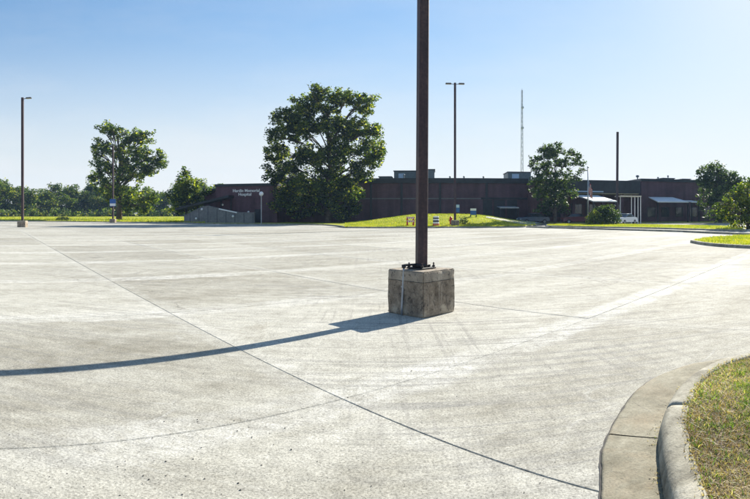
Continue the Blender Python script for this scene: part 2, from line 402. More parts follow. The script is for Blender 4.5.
# base earth to the horizon
g = MB(); n = 48
ring = [(0, 0, -.10)]
for k, rr in enumerate((60, 200, 450, 700)):
    for i in range(n):
        a = 2*math.pi*i/n; ring.append((rr*math.cos(a), rr*math.sin(a), -.10))
fs = [(0, 1+i, 1+(i+1) % n) for i in range(n)]
for k in range(3):
    for i in range(n):
        a = 1+k*n+i; b = 1+k*n+(i+1) % n; fs.append((a, a+n, b+n, b))
g.add(ring, fs); tag(g.build('ground', M['field']), 'flat open ground reaching to the horizon', kind='structure')

# parking lot: a dark bed with concrete slabs on it
def cell_corner(i, j):           # point where A joint i meets B joint j
    a = DA + (i)*SP; b = DB + (j)*SP
    det = nA.x*nB.y - nA.y*nB.x
    return Vector(((a*nB.y - b*nA.y)/det, (nA.x*b - nB.x*a)/det))
bed = MB(); pts = []
for px in range(-320, 1081, 20): pts.append(at(px, edgeD(px)+.3))
poly = [(x, y) for x, y in pts]
poly = poly[::-1]
c0 = (0, 0)
vs = [(0, -14, -.02)] + [(-200, -14, -.02)] + [(x, y, -.02) for x, y in poly[::-1]] + [(95, -14, -.02)]
bed.add(vs, [(0, i+1, i+2) if False else (0, i+2, i+1) for i in range(len(vs)-2)])
lot = bed.build('parking_lot', M['filler']); tag(lot, 'wide worn pale concrete parking lot divided into slabs by thin dark joints', kind='structure')

GAP = .0038
def slab_mesh():
    # one slab, skewed with the joint grid, centred on its own origin, chamfered rim
    o = (cell_corner(0, 0)+cell_corner(1, 1))/2
    c = [cell_corner(0, 0)-o, cell_corner(0, 1)-o, cell_corner(1, 1)-o, cell_corner(1, 0)-o]
    def ringz(inset, z):
        k = 1 - inset/(SP/2); return [(q.x*k, q.y*k, z) for q in c]
    v = ringz(GAP, -.05) + ringz(GAP, -.006) + ringz(GAP+.006, 0.0)
    f = []
    for L in (0, 4):
        for i in range(4): f.append((L+i, L+(i+1) % 4, L+4+(i+1) % 4, L+4+i))
    f.append((8, 9, 10, 11)); return v, f
sv, sf = slab_mesh()
def uv_of(x, y): return (x*nB.x + y*nB.y, x*nA.x + y*nA.y)
def finish_slab(me, cents=None):
    uvl = me.uv_layers.new(name='UVMap')
    for p_ in me.polygons:
        for li in p_.loop_indices:
            v = me.vertices[me.loops[li].vertex_index].co
            cx, cy = cents[p_.index // 9] if cents else (0, 0)
            uvl.data[li].uv = uv_of(v.x-cx, v.y-cy)
sm = MB(); sm.add(sv, sf)
proto = sm.build('concrete_slab', M['lot'], lot); finish_slab(proto.data)
cells = []
for i in range(-9, 32):
    for j in range(-14, 34):
        o = (cell_corner(i, j)+cell_corner(i+1, j+1))/2
        D = o.length; az = math.atan2(o.x, o.y); px = CX + az*F
        if o.y < -9 or abs(az) > R(72) and D > 14: continue
        if D > edgeD(px)+2.4: continue
        inview = abs(az) < R(41)
        cells.append((D if inview or D < 7 else D+400, i, j, o, px))
cells.sort(key=lambda c: c[0])
for k, (d, i, j, o, px) in enumerate(cells[:298]):
    s_ = proto if k == 0 else proto.copy()
    if k: COL.objects.link(s_)
    s_.location = (o.x, o.y, random.uniform(-.002, .002))
    s_.rotation_euler = (random.uniform(-.0006, .0006), random.uniform(-.0006, .0006), 0)
rest = MB(); cents = []
for (d, i, j, o, px) in cells[298:]:
    rest.add([(x+o.x, y+o.y, z+random.uniform(-.001, .001)) for x, y, z in sv], sf); cents.append((o.x, o.y))
me = bpy.data.meshes.new('distant_slabs'); me.from_pydata(rest.v, [], rest.f); me.materials.append(M['lot']); me.update()
finish_slab(me, cents); ro = bpy.data.objects.new('distant_slabs', me); COL.objects.link(ro); ro.parent = lot; ro['kind'] = 'stuff'

# lawn beyond the lot (includes the mound before the hospital)
lv = []; lf = []; cols = list(range(-320, 1081, 5)); rows = [0, .4, 1, 2, 3.5, 5, 7, 9, 11, 13, 15, 17, 19, 22, 26, 32, 40, 55, 80, 120, 180, 260, 400]
for px in cols:
    e = edgeD(px)
    for r_ in rows:
        x, y = at(px, e+.12+r_); lv.append((x, y, lawn_z(px, e+r_)))
nr = len(rows)
for a in range(len(cols)-1):
    for b in range(nr-1):
        lf.append((a*nr+b, (a+1)*nr+b, (a+1)*nr+b+1, a*nr+b+1))
lo = MB().add(lv, lf).build('lawn', M['lawn'], smooth=True)
tag(lo, 'sunlit yellow green lawn beyond the parking lot, rising to a mound before the hospital', kind='structure')

def kerb_run(name, pts, w=.16, h=.14, m=None, z0=-.03, parent=None):
    """kerb of rounded section along pts (xy), its face on the left-hand side offset 0, its back offset w to the right"""
    P = [Vector(p) for p in pts]; prof = [(0, z0), (.012, h-.03), (.035, h-.006), (.06, h), (w-.01, h+.002), (w, h-.01), (w, z0)]
    v = []; f = []; k = len(prof)
    for i, q in enumerate(P):
        d = (P[min(i+1, len(P)-1)]-P[max(i-1, 0)]).normalized(); nrm = Vector((d.y, -d.x))
        for (o_, z_) in prof: v.append((q.x+nrm.x*o_, q.y+nrm.y*o_, z_))
    for i in range(len(P)-1):
        for a in range(k-1): f.append((i*k+a, (i+1)*k+a, (i+1)*k+a+1, i*k+a+1))
    f.append(tuple(range(k))); f.append(tuple((len(P)-1)*k+a for a in reversed(range(k))))
    return MB().add(v, f).build(name, m or M['kerb'], parent, False)
def walk(a, b, st=4):
    out = []; px = a
    while px <= b: out.append(at(px, edgeD(px))); px += st
    return out
# lawn kerb walks left to right; its face looks at the camera so the back lies away from the camera (left-hand side) -> reverse
kw = walk(-320, 1080)[::-1]
ko = kerb_run('lawn_kerb', kw, w=.18, h=.145); tag(ko, 'low concrete kerb along the far edge of the parking lot', kind='structure')

# path on the right of the mound
def drape(name, pxs, m, lab, lift=.05):
    h_ = len(pxs)//2; A_, B_ = pxs[:h_], pxs[h_:][::-1]; ts = np.linspace(0, h_-1, 16)
    fa = [(float(np.interp(q, range(h_), [p[0] for p in A_])), float(np.interp(q, range(h_), [p[1] for p in A_]))) for q in ts]
    fb2 = [(float(np.interp(q, range(h_), [p[0] for p in B_])), float(np.interp(q, range(h_), [p[1] for p in B_]))) for q in ts]
    v = []; nk = 5
    for (a_, b_) in zip(fa, fb2):
        for k in range(nk): u = k/(nk-1); px = a_[0]+(b_[0]-a_[0])*u; D = a_[1]+(b_[1]-a_[1])*u; v.append((*at(px, D), lawn_z(px, D)+lift))
    o = MB().add(v, [(i*nk+k, (i+1)*nk+k, (i+1)*nk+k+1, i*nk+k+1) for i in range(15) for k in range(nk-1)]).build(name, m); tag(o, lab, kind='structure'); return o
    n_ = len(v)//2
    o = MB().add(v, [(i, i+1, 2*n_-2-i, 2*n_-1-i) for i in range(n_-1)]).build(name, m); tag(o, lab, kind='structure'); return o
drape('path', [(486, 70.5), (505, 69), (520, 66), (531, 63.5), (543, 81), (520, 75.5), (505, 73.8), (486, 72.6)], M['path'], 'pale concrete path crossing the foot of the grass mound')

# air: pale blue summer haze
hm = bpy.data.materials.new('haze_air'); hm.use_nodes = True; hn = hm.node_tree.nodes; hn.clear()
pvn = hn.new('ShaderNodeVolumePrincipled'); pvn.inputs['Density'].default_value = HAZE; pvn.inputs['Color'].default_value = (.42, .64, 1.0, 1); pvn.inputs['Anisotropy'].default_value = .2
ho = hn.new('ShaderNodeOutputMaterial'); hm.node_tree.links.new(pvn.outputs[0], ho.inputs['Volume'])
hz_ = MB().box(-720, 720, -720, 720, -1.1, 56).build('haze', hm); hz_['kind'] = 'stuff'; hz_['label'] = 'thin pale blue summer haze over the whole lot'

# ------------------------------------------------------------------ kerbed grass islands
def blades(name, n, sampler, m, h0, h1, w, lean=.5, parent=None, kind=True):
    pts = sampler(n); n = len(pts)
    h = rng.uniform(h0, h1, n); a = rng.uniform(0, 2*np.pi, n); la = rng.uniform(0, 2*np.pi, n); ln = rng.uniform(0, lean, n)*h
    wv = rng.uniform(.6, 1.3, n)*w
    dx = np.cos(a)*wv; dy = np.sin(a)*wv
    lx = np.cos(la)*ln; ly = np.sin(la)*ln
    v = np.zeros((n, 5, 3)); v[:, 0] = pts + np.c_[-dx, -dy, 0*dx]; v[:, 1] = pts + np.c_[dx, dy, 0*dx]
    v[:, 2] = pts + np.c_[dx*.7+lx*.4, dy*.7+ly*.4, h*.55]; v[:, 3] = pts + np.c_[-dx*.7+lx*.4, -dy*.7+ly*.4, h*.55]
    v[:, 4] = pts + np.c_[lx*1.1, ly*1.1, h]
    b = (np.arange(n)*5)[:, None]
    f = np.concatenate([b+np.array([[0, 1, 2]]), b+np.array([[0, 2, 3]]), b+np.array([[3, 2, 4]])])
    o = raw(name, v.reshape(-1, 3), f, m, parent)
    if kind: o['kind'] = 'stuff'
    return o
def inpoly(P, poly):
    x, y = P[:, 0], P[:, 1]; ins = np.zeros(len(P), bool); j = len(poly)-1
    for i in range(len(poly)):
        xi, yi = poly[i]; xj, yj = poly[j]
        with np.errstate(divide='ignore', invalid='ignore'):
            c = ((yi > y) != (yj > y)) & (x < (xj-xi)*(y-yi)/(yj-yi+1e-12)+xi)
        ins ^= c; j = i
    return ins
def catmull(P, n):
    P = [Vector(p) for p in P]; out = []
    P = [2*P[0]-P[1]] + P + [2*P[-1]-P[-2]]
    for i in range(1, len(P)-2):
        for k in range(n):
            t_ = k/n; a, b, c, d = P[i-1], P[i], P[i+1], P[i+2]
            out.append(.5*((2*b)+(-a+c)*t_+(2*a-5*b+4*c-d)*t_*t_+(-a+3*b-3*c+d)*t_**3))
    out.append(P[-2]); return out
def sheet(name, poly, z, m, lab, parent=None):
    o = MB().add([(x, y, z) for x, y in poly], [tuple(range(len(poly)))]).build(name, m, parent)
    if lab: tag(o, lab, kind='structure')
    return o

# the nearest island, bottom right
outer = catmull([(-.35, -.35), (.43, 1.2), (1.22, 2.86), (1.5, 3.46), (1.97, 4.12), (2.34, 4.52), (2.75, 4.79), (3.2, 4.93), (3.8, 4.86), (4.7, 4.5), (5.9, 3.85), (7.9, 2.6)], 8)
inner = catmull([(.06, -.55), (.85, 1.1), (1.54, 2.69), (1.79, 3.2), (1.94, 3.47), (2.17, 3.78), (2.49, 4.12), (2.88, 4.42), (3.32, 4.6), (3.8, 4.60), (4.5, 4.28), (5.7, 3.6), (7.7, 2.35)], 8)
def nearest(curve, p):
    best = None
    for a, b in zip(curve[:-1], curve[1:]):
        ab = b-a; t_ = max(0, min(1, (p-a).dot(ab)/max(ab.length_squared, 1e-9))); q = a+ab*t_; d = (q-p).length
        if best is None or d < best[0]: best = (d, q)
    return best[1]
def resample(curve, step):
    L = [0]
    for a, b in zip(curve[:-1], curve[1:]): L.append(L[-1]+(b-a).length)
    n_ = int(L[-1]/step); X = [p_.x for p_ in curve]; Y = [p_.y for p_ in curve]
    s = np.linspace(0, L[-1], n_+1); return [Vector((float(np.interp(q, L, X)), float(np.interp(q, L, Y)))) for q in s]
inr = resample(inner, .06)
ktop = []
for i, q in enumerate(inr):
    d = (inr[min(i+1, len(inr)-1)]-inr[max(i-1, 0)]).normalized(); ktop.append((q, Vector((d.y, -d.x))))
jk = min(range(len(inr)), key=lambda i: (inr[i]-Vector(gnd(663, 420))).length)      # the kerb joint seen in the photo
jg = min(range(len(inr)), key=lambda i: (inr[i]-Vector(gnd(660, 440))).length)
isl = sheet('grass_island', [tuple(q+n_*.15) for q, n_ in ktop] + [(8.6, 1.2), (7.2, -1.6), (.6, -1.6)], .118, M['soil'], 'kerbed island of patchy green and straw coloured grass in the near right corner')
def section_ranges(j0, ln, n_):
    st = []; k = j0
    while k > 0: k -= ln
    k += ln
    cuts = [0]+[c for c in range(k, n_, ln) if c > 6]+[n_-1]
    return list(zip(cuts[:-1], cuts[1:]))
def wobble(p, a=.006, s=7): return a*mnoise.noise(Vector((p[0]*s, p[1]*s, 3.1)))
for (a, b) in section_ranges(jk, 50, len(inr)):
    if b-a < 4: continue
    prof = [(-.004, -.02), (.0, .012), (.022, .085), (.04, .112), (.065, .128), (.10, .133), (.185, .136), (.20, .128), (.206, .05)]
    v = []; f = []; K = len(prof); cnt = 0
    for i in range(a, b+1):
        q, nn_ = ktop[i]
        if i == a: q = q+(ktop[a+1][0]-q)*.08
        if i == b: q = q+(ktop[b-1][0]-q)*.08
        for (o_, z_) in prof:
            p3 = (q.x+nn_.x*o_, q.y+nn_.y*o_)
            w_ = wobble(p3, .007, 9)+wobble(p3, .004, 31)
            v.append((p3[0]+nn_.x*w_*.7, p3[1]+nn_.y*w_*.7, z_ + (w_*.6 if z_ > .02 else 0) - (.012 if i in (a, b) and z_ > .05 else 0)))
        cnt += 1
    for i in range(cnt-1):
        for k in range(K-1): f.append((i*K+k, (i+1)*K+k, (i+1)*K+k+1, i*K+k+1))
    f.append(tuple(range(K))); f.append(tuple((cnt-1)*K+k for k in reversed(range(K))))
    MB().add(v, f).build('kerb_section', M['kerb'], isl, True)
crv = []; crf = []
for (a, b) in section_ranges(jg, 50, len(inr)):
    if b-a < 4: continue
    v = []; f = []; cnt = 0
    for i in range(a, b+1):
        q = ktop[i][0]; o_ = nearest(outer, q)
        if i == a: q = q+(ktop[a+1][0]-q)*.14
        if i == b: q = q+(ktop[b-1][0]-q)*.14
        if i == a: o_ = o_+(nearest(outer, ktop[a+1][0])-o_)*.14
        if i == b: o_ = o_+(nearest(outer, ktop[b-1][0])-o_)*.14
        o_ = o_ + (q-o_).normalized()*(.004+abs(wobble(o_, .012, 8))+wobble(o_, .004, 30))
        e = (q-o_).normalized()
        row = [(*o_, -.01), (*(o_+e*.004), .011), (*(o_+e*.02), .016)] + [(*(o_+(q-o_)*k), .016-.010*k) for k in (.3, .6, .9)] + [(*(q-e*.002), .006)]
        for (x, y, z) in row: v.append((x, y, z+wobble((x, y), .004, 5)))
        cnt += 1
    K = 7
    for i in range(cnt-1):
        for k in range(K-1): f.append((i*K+k, (i+1)*K+k, (i+1)*K+k+1, i*K+k+1))
    MB().add(v, f).build('gutter_section', M['gutter'], isl, True)
# dark irregular joint between gutter and lot
o2 = resample(outer, .04); v = []; f = []
for i, q in enumerate(o2):
    d = (o2[min(i+1, len(o2)-1)]-o2[max(i-1, 0)]).normalized(); nn_ = Vector((d.y, -d.x))
    w1 = .002+.010*abs(mnoise.noise(Vector((q.x*6, q.y*6, 0)))); c_ = .006*mnoise.noise(Vector((q.x*11, q.y*11, 9)))
    for o_, z_ in ((-w1+c_, .0035), (.03, .0055)): v.append((q.x+nn_.x*o_, q.y+nn_.y*o_, z_))
for i in range(len(o2)-1): f.append((2*i, 2*i+1, 2*i+3, 2*i+2))
MB().add(v, f).build('joint_crack', M['filler'], isl)

isl_poly = [tuple(q+n_*.20) for q, n_ in ktop] + [(7.6, 1.2), (6.0, -1.4), (1.0, -1.4)]
isl_back = [q+n_*.20 for q, n_ in ktop]
def samp_isl(mode):
    def s(n):
        n2 = int(n*.7); P = np.r_[np.c_[rng.uniform(1.6, 4.4, n2), rng.uniform(2.0, 4.8, n2)], np.c_[rng.uniform(.3, 7.6, n-n2), rng.uniform(-1.2, 5.0, n-n2)]]; P = P[inpoly(P, isl_poly)]
        bx = np.array([[b.x, b.y] for b in isl_back]); d = np.min(np.hypot(P[:, None, 0]-bx[None, :, 0], P[:, None, 1]-bx[None, :, 1]), axis=1)
        pr = np.array([mnoise.noise(Vector((x*1.6, y*1.6, 4))) for x, y in P])*.5 + .5
        g_ = np.clip((d-.05)/.6, 0, 1)*.75 + pr*.55
        front = np.clip((P[:, 1]-2.2)/1.3, 0, 1)
        g_ = g_*(.30+.70*front); pr2 = np.array([mnoise.noise(Vector((x*5, y*5, 8))) for x, y in P]); g_ = g_*np.clip(.75+1.8*pr2, 0.05, 1.3)
        keep = rng.random(len(P)) < (g_ if mode == 'green' else (1.05-g_*.75))
        P = P[keep]; z = .117+.006*np.array([mnoise.noise(Vector((x*3, y*3, 0))) for x, y in P])
        return np.c_[P, z]
    return s
gb = blades('grass_blades', 60000, samp_isl('green'), M['blade'], .015, .052, .0032, 1.5, isl)
db = blades('dry_grass_blades', 120000, samp_isl('dry'), M['dryblade'], .008, .032, .0024, 3.2, isl)

# middle island at the right edge and the long strip island before the hospital
def island(name, pts, m, lab, h=.14, kw_=.16, seg=6, z=None, tufts=0):
    cur = catmull(pts+[pts[0]], seg)[:-1]
    area = sum(a.x*b.y-b.x*a.y for a, b in zip(cur, cur[1:]+cur[:1]))
    if area > 0: cur = cur[::-1]               # clockwise: inside lies on the right-hand side
    cen = sum(cur, Vector((0, 0)))/len(cur)
    N_ = len(cur); inn = []
    for i, q in enumerate(cur):
        d = (cur[(i+1) % N_]-cur[i-1]).normalized(); inn.append(q+Vector((d.y, -d.x))*kw_*.95)
    s_ = sheet(name, [tuple(q) for q in inn], h-.01, m, lab)
    kerb_run('kerb', [tuple(q) for q in cur]+[tuple(cur[0]), ], w=kw_, h=h, parent=s_)
    if tufts:
        pl = [tuple(q) for q in inn]; xs = [q[0] for q in pl]; ys = [q[1] for q in pl]
        def sp_(n):
            P = np.c_[rng.uniform(min(xs), max(xs), n), rng.uniform(min(ys), max(ys), n)]; P = P[inpoly(P, pl)]; return np.c_[P, np.full(len(P), h-.012)]
        blades('grass_blades', tufts, sp_, M['tuft'], .05, .13, .012, .6, s_)
    return s_
mid = [at(690, 29.6), at(703, 27.4), at(722, 25.9), at(752, 24.7), at(800, 23.6), at(860, 24.5), at(900, 28), at(880, 34), at(830, 38), at(790, 38), at(750, 36.5), at(722, 34.5), at(702, 32.2)]
island('grass_island', mid, M['lawn'], 'rounded kerbed grass island entering from the right edge in the middle distance', tufts=26000)
strip = [at(545, 66), at(552, 62.5), at(600, 58.5), at(650, 55), at(700, 50.5), at(738, 47.5), at(746, 48), at(744, 51), at(735, 59), at(700, 64), at(640, 70), at(590, 73), at(552, 71)]
strip_i = island('grass_island', strip, M['lawn'], 'long narrow kerbed strip of bright yellow green grass before the hospital entrance', tufts=40000)
# low kerb dividing the lot from the drive before the strip
dv = [at(px, D) for px, D in ((526, 59.6), (560, 55.6), (600, 52), (640, 48.6), (680, 45.4), (715, 42), (750, 39.5), (800, 37.5 + 3))]
o = kerb_run('kerb_divider', [tuple(q) for q in catmull(dv, 6)][::-1], w=.35, h=.15); tag(o, 'thin pale concrete kerb dividing the lot from the drive', kind='structure')

# tufts to roughen the near edge of the mound and left lawn
def samp_lawn(lo_, hi_, depth):
    def s(n):
        out = []
        for _ in range(n):
            px = random.uniform(lo_, hi_); e = edgeD(px); D = e+.3+depth*random.random()**1.6
            out.append((*at(px, D), lawn_z(px, D)))
        return np.array(out)
    return s
tb = blades('lawn_tufts', 26000, samp_lawn(345, 535, 18), M['tuft'], .05, .16, .02, .6, lo)
tb = blades('lawn_tufts', 16000, samp_lawn(-60, 205, 60), M['tuft'], .08, .30, .05, .6, lo)

# straw and clippings washed into the gutter, weeds at the foot of the kerb joint
def samp_gut(n):
    out = []
    for _ in range(n):
        i_ = random.randrange(len(inr)); q_, n__ = ktop[i_]; o_ = abs(random.gauss(0, .03))+.004
        if mnoise.noise(Vector((q_.x*3, q_.y*3, 2))) > -.05: out.append((q_.x-n__.x*o_, q_.y-n__.y*o_, .008))
    return np.array(out)
blades('gutter_clippings', 1300, samp_gut, M['dryblade'], .006, .016, .0022, 3.0, isl)
def samp_lip(n):
    out = []
    for _ in range(n):
        i_ = random.randrange(len(inr)); q_, n__ = ktop[i_]; o_ = .20-abs(random.gauss(0, .018)); out.append((q_.x+n__.x*o_, q_.y+n__.y*o_, .132 if o_ < .19 else .12))
    return np.array(out)
blades('kerb_edge_grass', 3200, samp_lip, M['dryblade'], .008, .03, .0028, 1.6, isl)
# loose grit on the near slabs
gv = []; gf = []
def rock(cx, cy, r_, z=0.0):
    b = len(gv); a0 = random.uniform(0, 6)
    ring_ = [(cx+r_*math.cos(a0+k*2*math.pi/5)*random.uniform(.7, 1.2), cy+r_*math.sin(a0+k*2*math.pi/5)*random.uniform(.7, 1.2), z) for k in range(5)]
    gv.extend(ring_); gv.append((cx, cy, z+r_*random.uniform(.5, .9)))
    for k in range(5): gf.append((b+k, b+(k+1) % 5, b+5))
for _ in range(230):
    az = random.uniform(-.72, .35); D = 3.0+9*random.random()**1.5
    rock(D*math.sin(az), D*math.cos(az), random.uniform(.002, .006)*(1.6 if random.random() < .08 else 1), .001)
for _ in range(34):
    q_ = at(random.gauss(190, 60), random.uniform(3.1, 4.3)); rock(*q_, random.uniform(.003, .008), .001)
for _ in range(260):
    i_ = random.randrange(len(inr)); q_, n__ = ktop[i_]; o_ = abs(random.gauss(0, .035))+.008
    rock(q_.x-n__.x*o_, q_.y-n__.y*o_, random.uniform(.0015, .006), .007)
for _ in range(90):
    a_ = random.uniform(0, 6.28); r_ = .44+abs(random.gauss(0, .10)); x_, y_ = .745+r_*math.cos(a_)*1.15, 8.915+r_*math.sin(a_)*1.15
    rock(x_, y_, random.uniform(.002, .007), .001)
gr = MB().add(gv, gf).build('grit', simple('grit_stone', (.06, .057, .052), .9, .6, 60)); tag(gr, 'small dark grit scattered on the near concrete', kind='stuff')

# ------------------------------------------------------------------ light poles
def lamp_head(parent, x, y, z, dx):
    h = MB().box(min(x, x+dx), max(x, x+dx), y-.16, y+.16, z-.06, z+.08, .03).build('lamp_head', M['lampgrey'], parent)
    MB().box(min(x, x+dx)+.08*1, max(x, x+dx)-.08, y-.12, y+.12, z-.075, z-.058).build('lens', M['lens'], h)
def plinth(parent, s, h, rz=0):
    bm = bmesh.new(); bmesh.ops.create_cube(bm, size=1)
    bmesh.ops.bevel(bm, geom=bm.edges[:], offset=.022, segments=2, affect='EDGES')
    for v in bm.verts: v.co = Vector((v.co.x*s, v.co.y*s, (v.co.z+.5)*h))
    bmesh.ops.subdivide_edges(bm, edges=[e for e in bm.edges if e.calc_length() > s*.5], cuts=14, use_grid_fill=True)
    for v in bm.verts:
        d = mnoise.noise(v.co*5)*.007+mnoise.noise(v.co*17)*.005
        e = (abs(v.co.x) > s*.47)+(abs(v.co.y) > s*.47)+(v.co.z > h*.96)
        if e >= 2: d -= .016*max(0, mnoise.noise(v.co*7+Vector((5, 0, 0)))+.25)
        o_ = Vector((v.co.x, v.co.y, 0)).normalized(); v.co += o_*d
        if v.co.z > h*.97: v.co.z += d*.5
    # form seam a quarter of the way down
    me = bpy.data.meshes.new('plinth'); bm.to_mesh(me); bm.free(); me.materials.append(M['plinth'])
    o = bpy.data.objects.new('concrete_base', me); COL.objects.link(o); o.parent = parent; o.rotation_euler = (0, 0, rz)
    return o
def light_pole(loc, H, heads, label, w=.17, near=False, rz=0, tilt=(0, 0), base=True, sb=.80, hb=.70):
    r_ = empty('light_pole', loc, rz, label, 'light pole', 'light poles standing round the parking lot')
    if base:
        if near: plinth(r_, sb, hb)
        else: MB().box(-sb/2, sb/2, -sb/2, sb/2, -.03, hb, .03).build('concrete_base', M['plinth'], r_)
    z0 = hb if base else 0
    p_ = MB().box(-w/2, w/2, -w/2, w/2, 0, H-z0, .008).build('pole', M['rust'], r_); p_.location = (0, 0, z0+.02); p_.rotation_euler = (tilt[0], tilt[1], 0)
    if heads != 'none':
        hx = []
        if heads in ('both', 'right'): hx.append(1)
        if heads in ('both', 'left'): hx.append(-1)
        for s_ in hx:
            MB().tube([(0, 0, H-.15), (s_*.45, 0, H-.1)], .035, 6).build('arm', M['rust'], r_)
            lamp_head(r_, s_*.4, 0, H-.08, s_*.62)
    return r_
# foreground pole, turned a corner towards the camera
fb = Vector((.745, 8.915, 0)); frz = R(45.5)
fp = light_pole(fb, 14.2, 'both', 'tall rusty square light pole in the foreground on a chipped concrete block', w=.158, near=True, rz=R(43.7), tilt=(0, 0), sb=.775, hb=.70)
for ch in list(S.objects):
    if ch.parent == fp and ch.name.startswith('pole'):
        ch.rotation_euler = (R(.15), R(.35), R(-30)); ch.scale = (1.0, 1.0, 1)
pl = MB().box(-.17, .17, -.17, .17, 0, .022, .004); pl.build('base_plate', M['black'], fp, loc=(0, 0, .705))
cv = MB()
MB().box(-.125, .125, -.10, .10, 0, .055, .015).build('base_cover', M['black'], fp, loc=(0, 0, .727))
for sx in (-1, 1):
    for sy in (-1, 1):
        b_ = MB().tube([(sx*.14, sy*.14, .72), (sx*.14, sy*.14, .80)], .012, 8).build('anchor_bolt', M['rust'], fp)
        MB().tube([(sx*.14, sy*.14, .728), (sx*.14, sy*.14, .752)], .026, 6).build('nut', M['black'], b_)
# form seam on the block: a thin proud lip all round in a dark colour, and chipped cap ridge
sm_ = MB(); hs = .775/2-.006
for a in range(4):
    ca, sa = math.cos(a*math.pi/2), math.sin(a*math.pi/2); n_ = 22; vv = []; ff = []
    for k in range(n_+1):
        u = -hs+2*hs*k/n_; tp_ = -.03 if k in (0, n_) else 0.0; z = .535+.004*mnoise.noise(Vector((u*9, a*7, 0)))
        for dz, dn in ((-.008, -.02), (-.004, .006+.004*mnoise.noise(Vector((u*20, a, 1)))), (.004, .004), (.009, -.02)):
            x, y = u, -(hs+dn+.006+tp_); vv.append((x*ca-y*sa, x*sa+y*ca, z+dz))
    for k in range(n_):
        for q in range(3): ff.append((k*4+q, (k+1)*4+q, (k+1)*4+q+1, k*4+q+1))
    sm_.add(vv, ff)
sm_.build('form_seam', simple('dark_seam_strip', (.06, .056, .05), .95, .4, 15), fp)
# conduit up the left face, standing off it
def fw(x, y, z=0):  # world to pole-local
    q = Matrix.Rotation(-R(43.7), 3, 'Z') @ (Vector((x, y, 0))-fb); return (q.x, q.y, z)
cb = at(401.8, 8.66); ctp = at(403.8, 8.70)
MB().tube([fw(*cb, .0), fw(*cb, .12), fw(*ctp, .69), fw(*ctp, .745)], .017, 10).build('conduit', M['conduit'], fp, True)
cc = fw(*ctp)
MB().tube([fw(*ctp, .56), fw(*ctp, .60)], .023, 10).build('conduit_coupling', M['steel'], fp, True)
MB().tube([fw(*ctp, .735), fw(*ctp, .785)], .034, 8).build('conduit_elbow', M['black'], fp, True)
q0 = fw(*ctp, .775); MB().tube([q0, (q0[0]*.5, q0[1]*.5, .775), (0, 0, .765)], .017, 8).build('conduit_feed', M['black'], fp, True)
for zz in (.2, .43): MB().box(cc[0]-.03, cc[0]+.03, cc[1]-.021, cc[1]+.03, zz, zz+.022).build('conduit_clamp', M['steel'], fp)

light_pole((*at(22.5, 61), 0), 14.2, 'right', 'rusty light pole on a square block at the far left of the lot', w=.26, rz=R(20), sb=.95, hb=.72)
light_pole((*at(455, 60), .13), 15.45, 'both', 'slim light pole with twin lamp heads at the kerb of the grass mound', w=.24, rz=R(-5), sb=.85, hb=.65)
lp3 = light_pole((*at(113, 88.5), 0), 12.3, 'none', 'light pole carrying a blue and white sign before the left tree', w=.24, rz=R(10), sb=.9, hb=.6)
light_pole((*at(617, 78), 0), 12.9, 'none', 'dark bare light pole rising above the hospital roof right of the flagpole', w=.27, base=False, tilt=(0, R(.4)))
sg = MB().box(-.5, .5, -.18, -.14, 2.6, 3.75, .01).build('sign_board', M['bluepanel'], lp3)
MB().box(-.46, .46, -.19, -.181, 2.66, 3.05).build('sign_panel', M['white'], sg)

# ------------------------------------------------------------------ hospital
PHI = .108; D0 = 84.0
hosp = empty('hospital_building', (D0*math.sin(PHI), D0*math.cos(PHI), 0), -PHI,
             'long low dark brick hospital with flat roof and white lettering beyond the lot', 'building')
def hu(px, v=0): return (D0+v)*math.tan((px-CX)/F-PHI)
def hz(px, py, v=0): return zat(py, (D0+v)/math.cos((px-CX)/F-PHI))
def hw(u, v): # local to world xy
    c, s = math.cos(-PHI), math.sin(-PHI); o = hosp.location
    return (o.x+u*c-v*s, o.y+u*s+v*c)
def wallbox(name, u0, u1, v0, v1, z0, z1, m, bev=0, parent=None): return MB().box(u0, u1, v0, v1, z0, z1, bev).build(name, m, parent or hosp)
TOP = 6.80
# main block with a fascia band all along
uL, uM, uR = hu(276), hu(528), hu(640)
wallbox('main_wall', uL, uM-.01, 0, 30, -.3, TOP-.75, M['brick'])
wallbox('roof_fascia', uL-.1, uM+.02, -.25, 30.2, TOP-.75, TOP, M['fascia'])
wallbox('roof', uL+.2, uM-.3, .2, 29.8, TOP, TOP+.04, M['roof'])
wallbox('string_course', uL, hu(484), -.05, -.001, hz(430, 199), hz(430, 199)+.14, M['rampwall'])
for px in (401.5, 371, 440, 486.5):
    wallbox('pilaster', hu(px)-.16, hu(px)+.16, -.16, -.002, -.2, TOP-.76, M['fascia'])
# carport bay right of the mound, its recess shade painted as flat dark panels
wallbox('bay_lintel', hu(481), hu(527), -.08, -.003, hz(500, 199.5), hz(500, 199.5)+.3, M['fascia'])
for a, b in ((483, 492), (494, 505), (507, 517)):
    wallbox('bay_shade_panel', hu(a), hu(b), -.04, -.002, .6, hz(500, 200), M['fascia'])
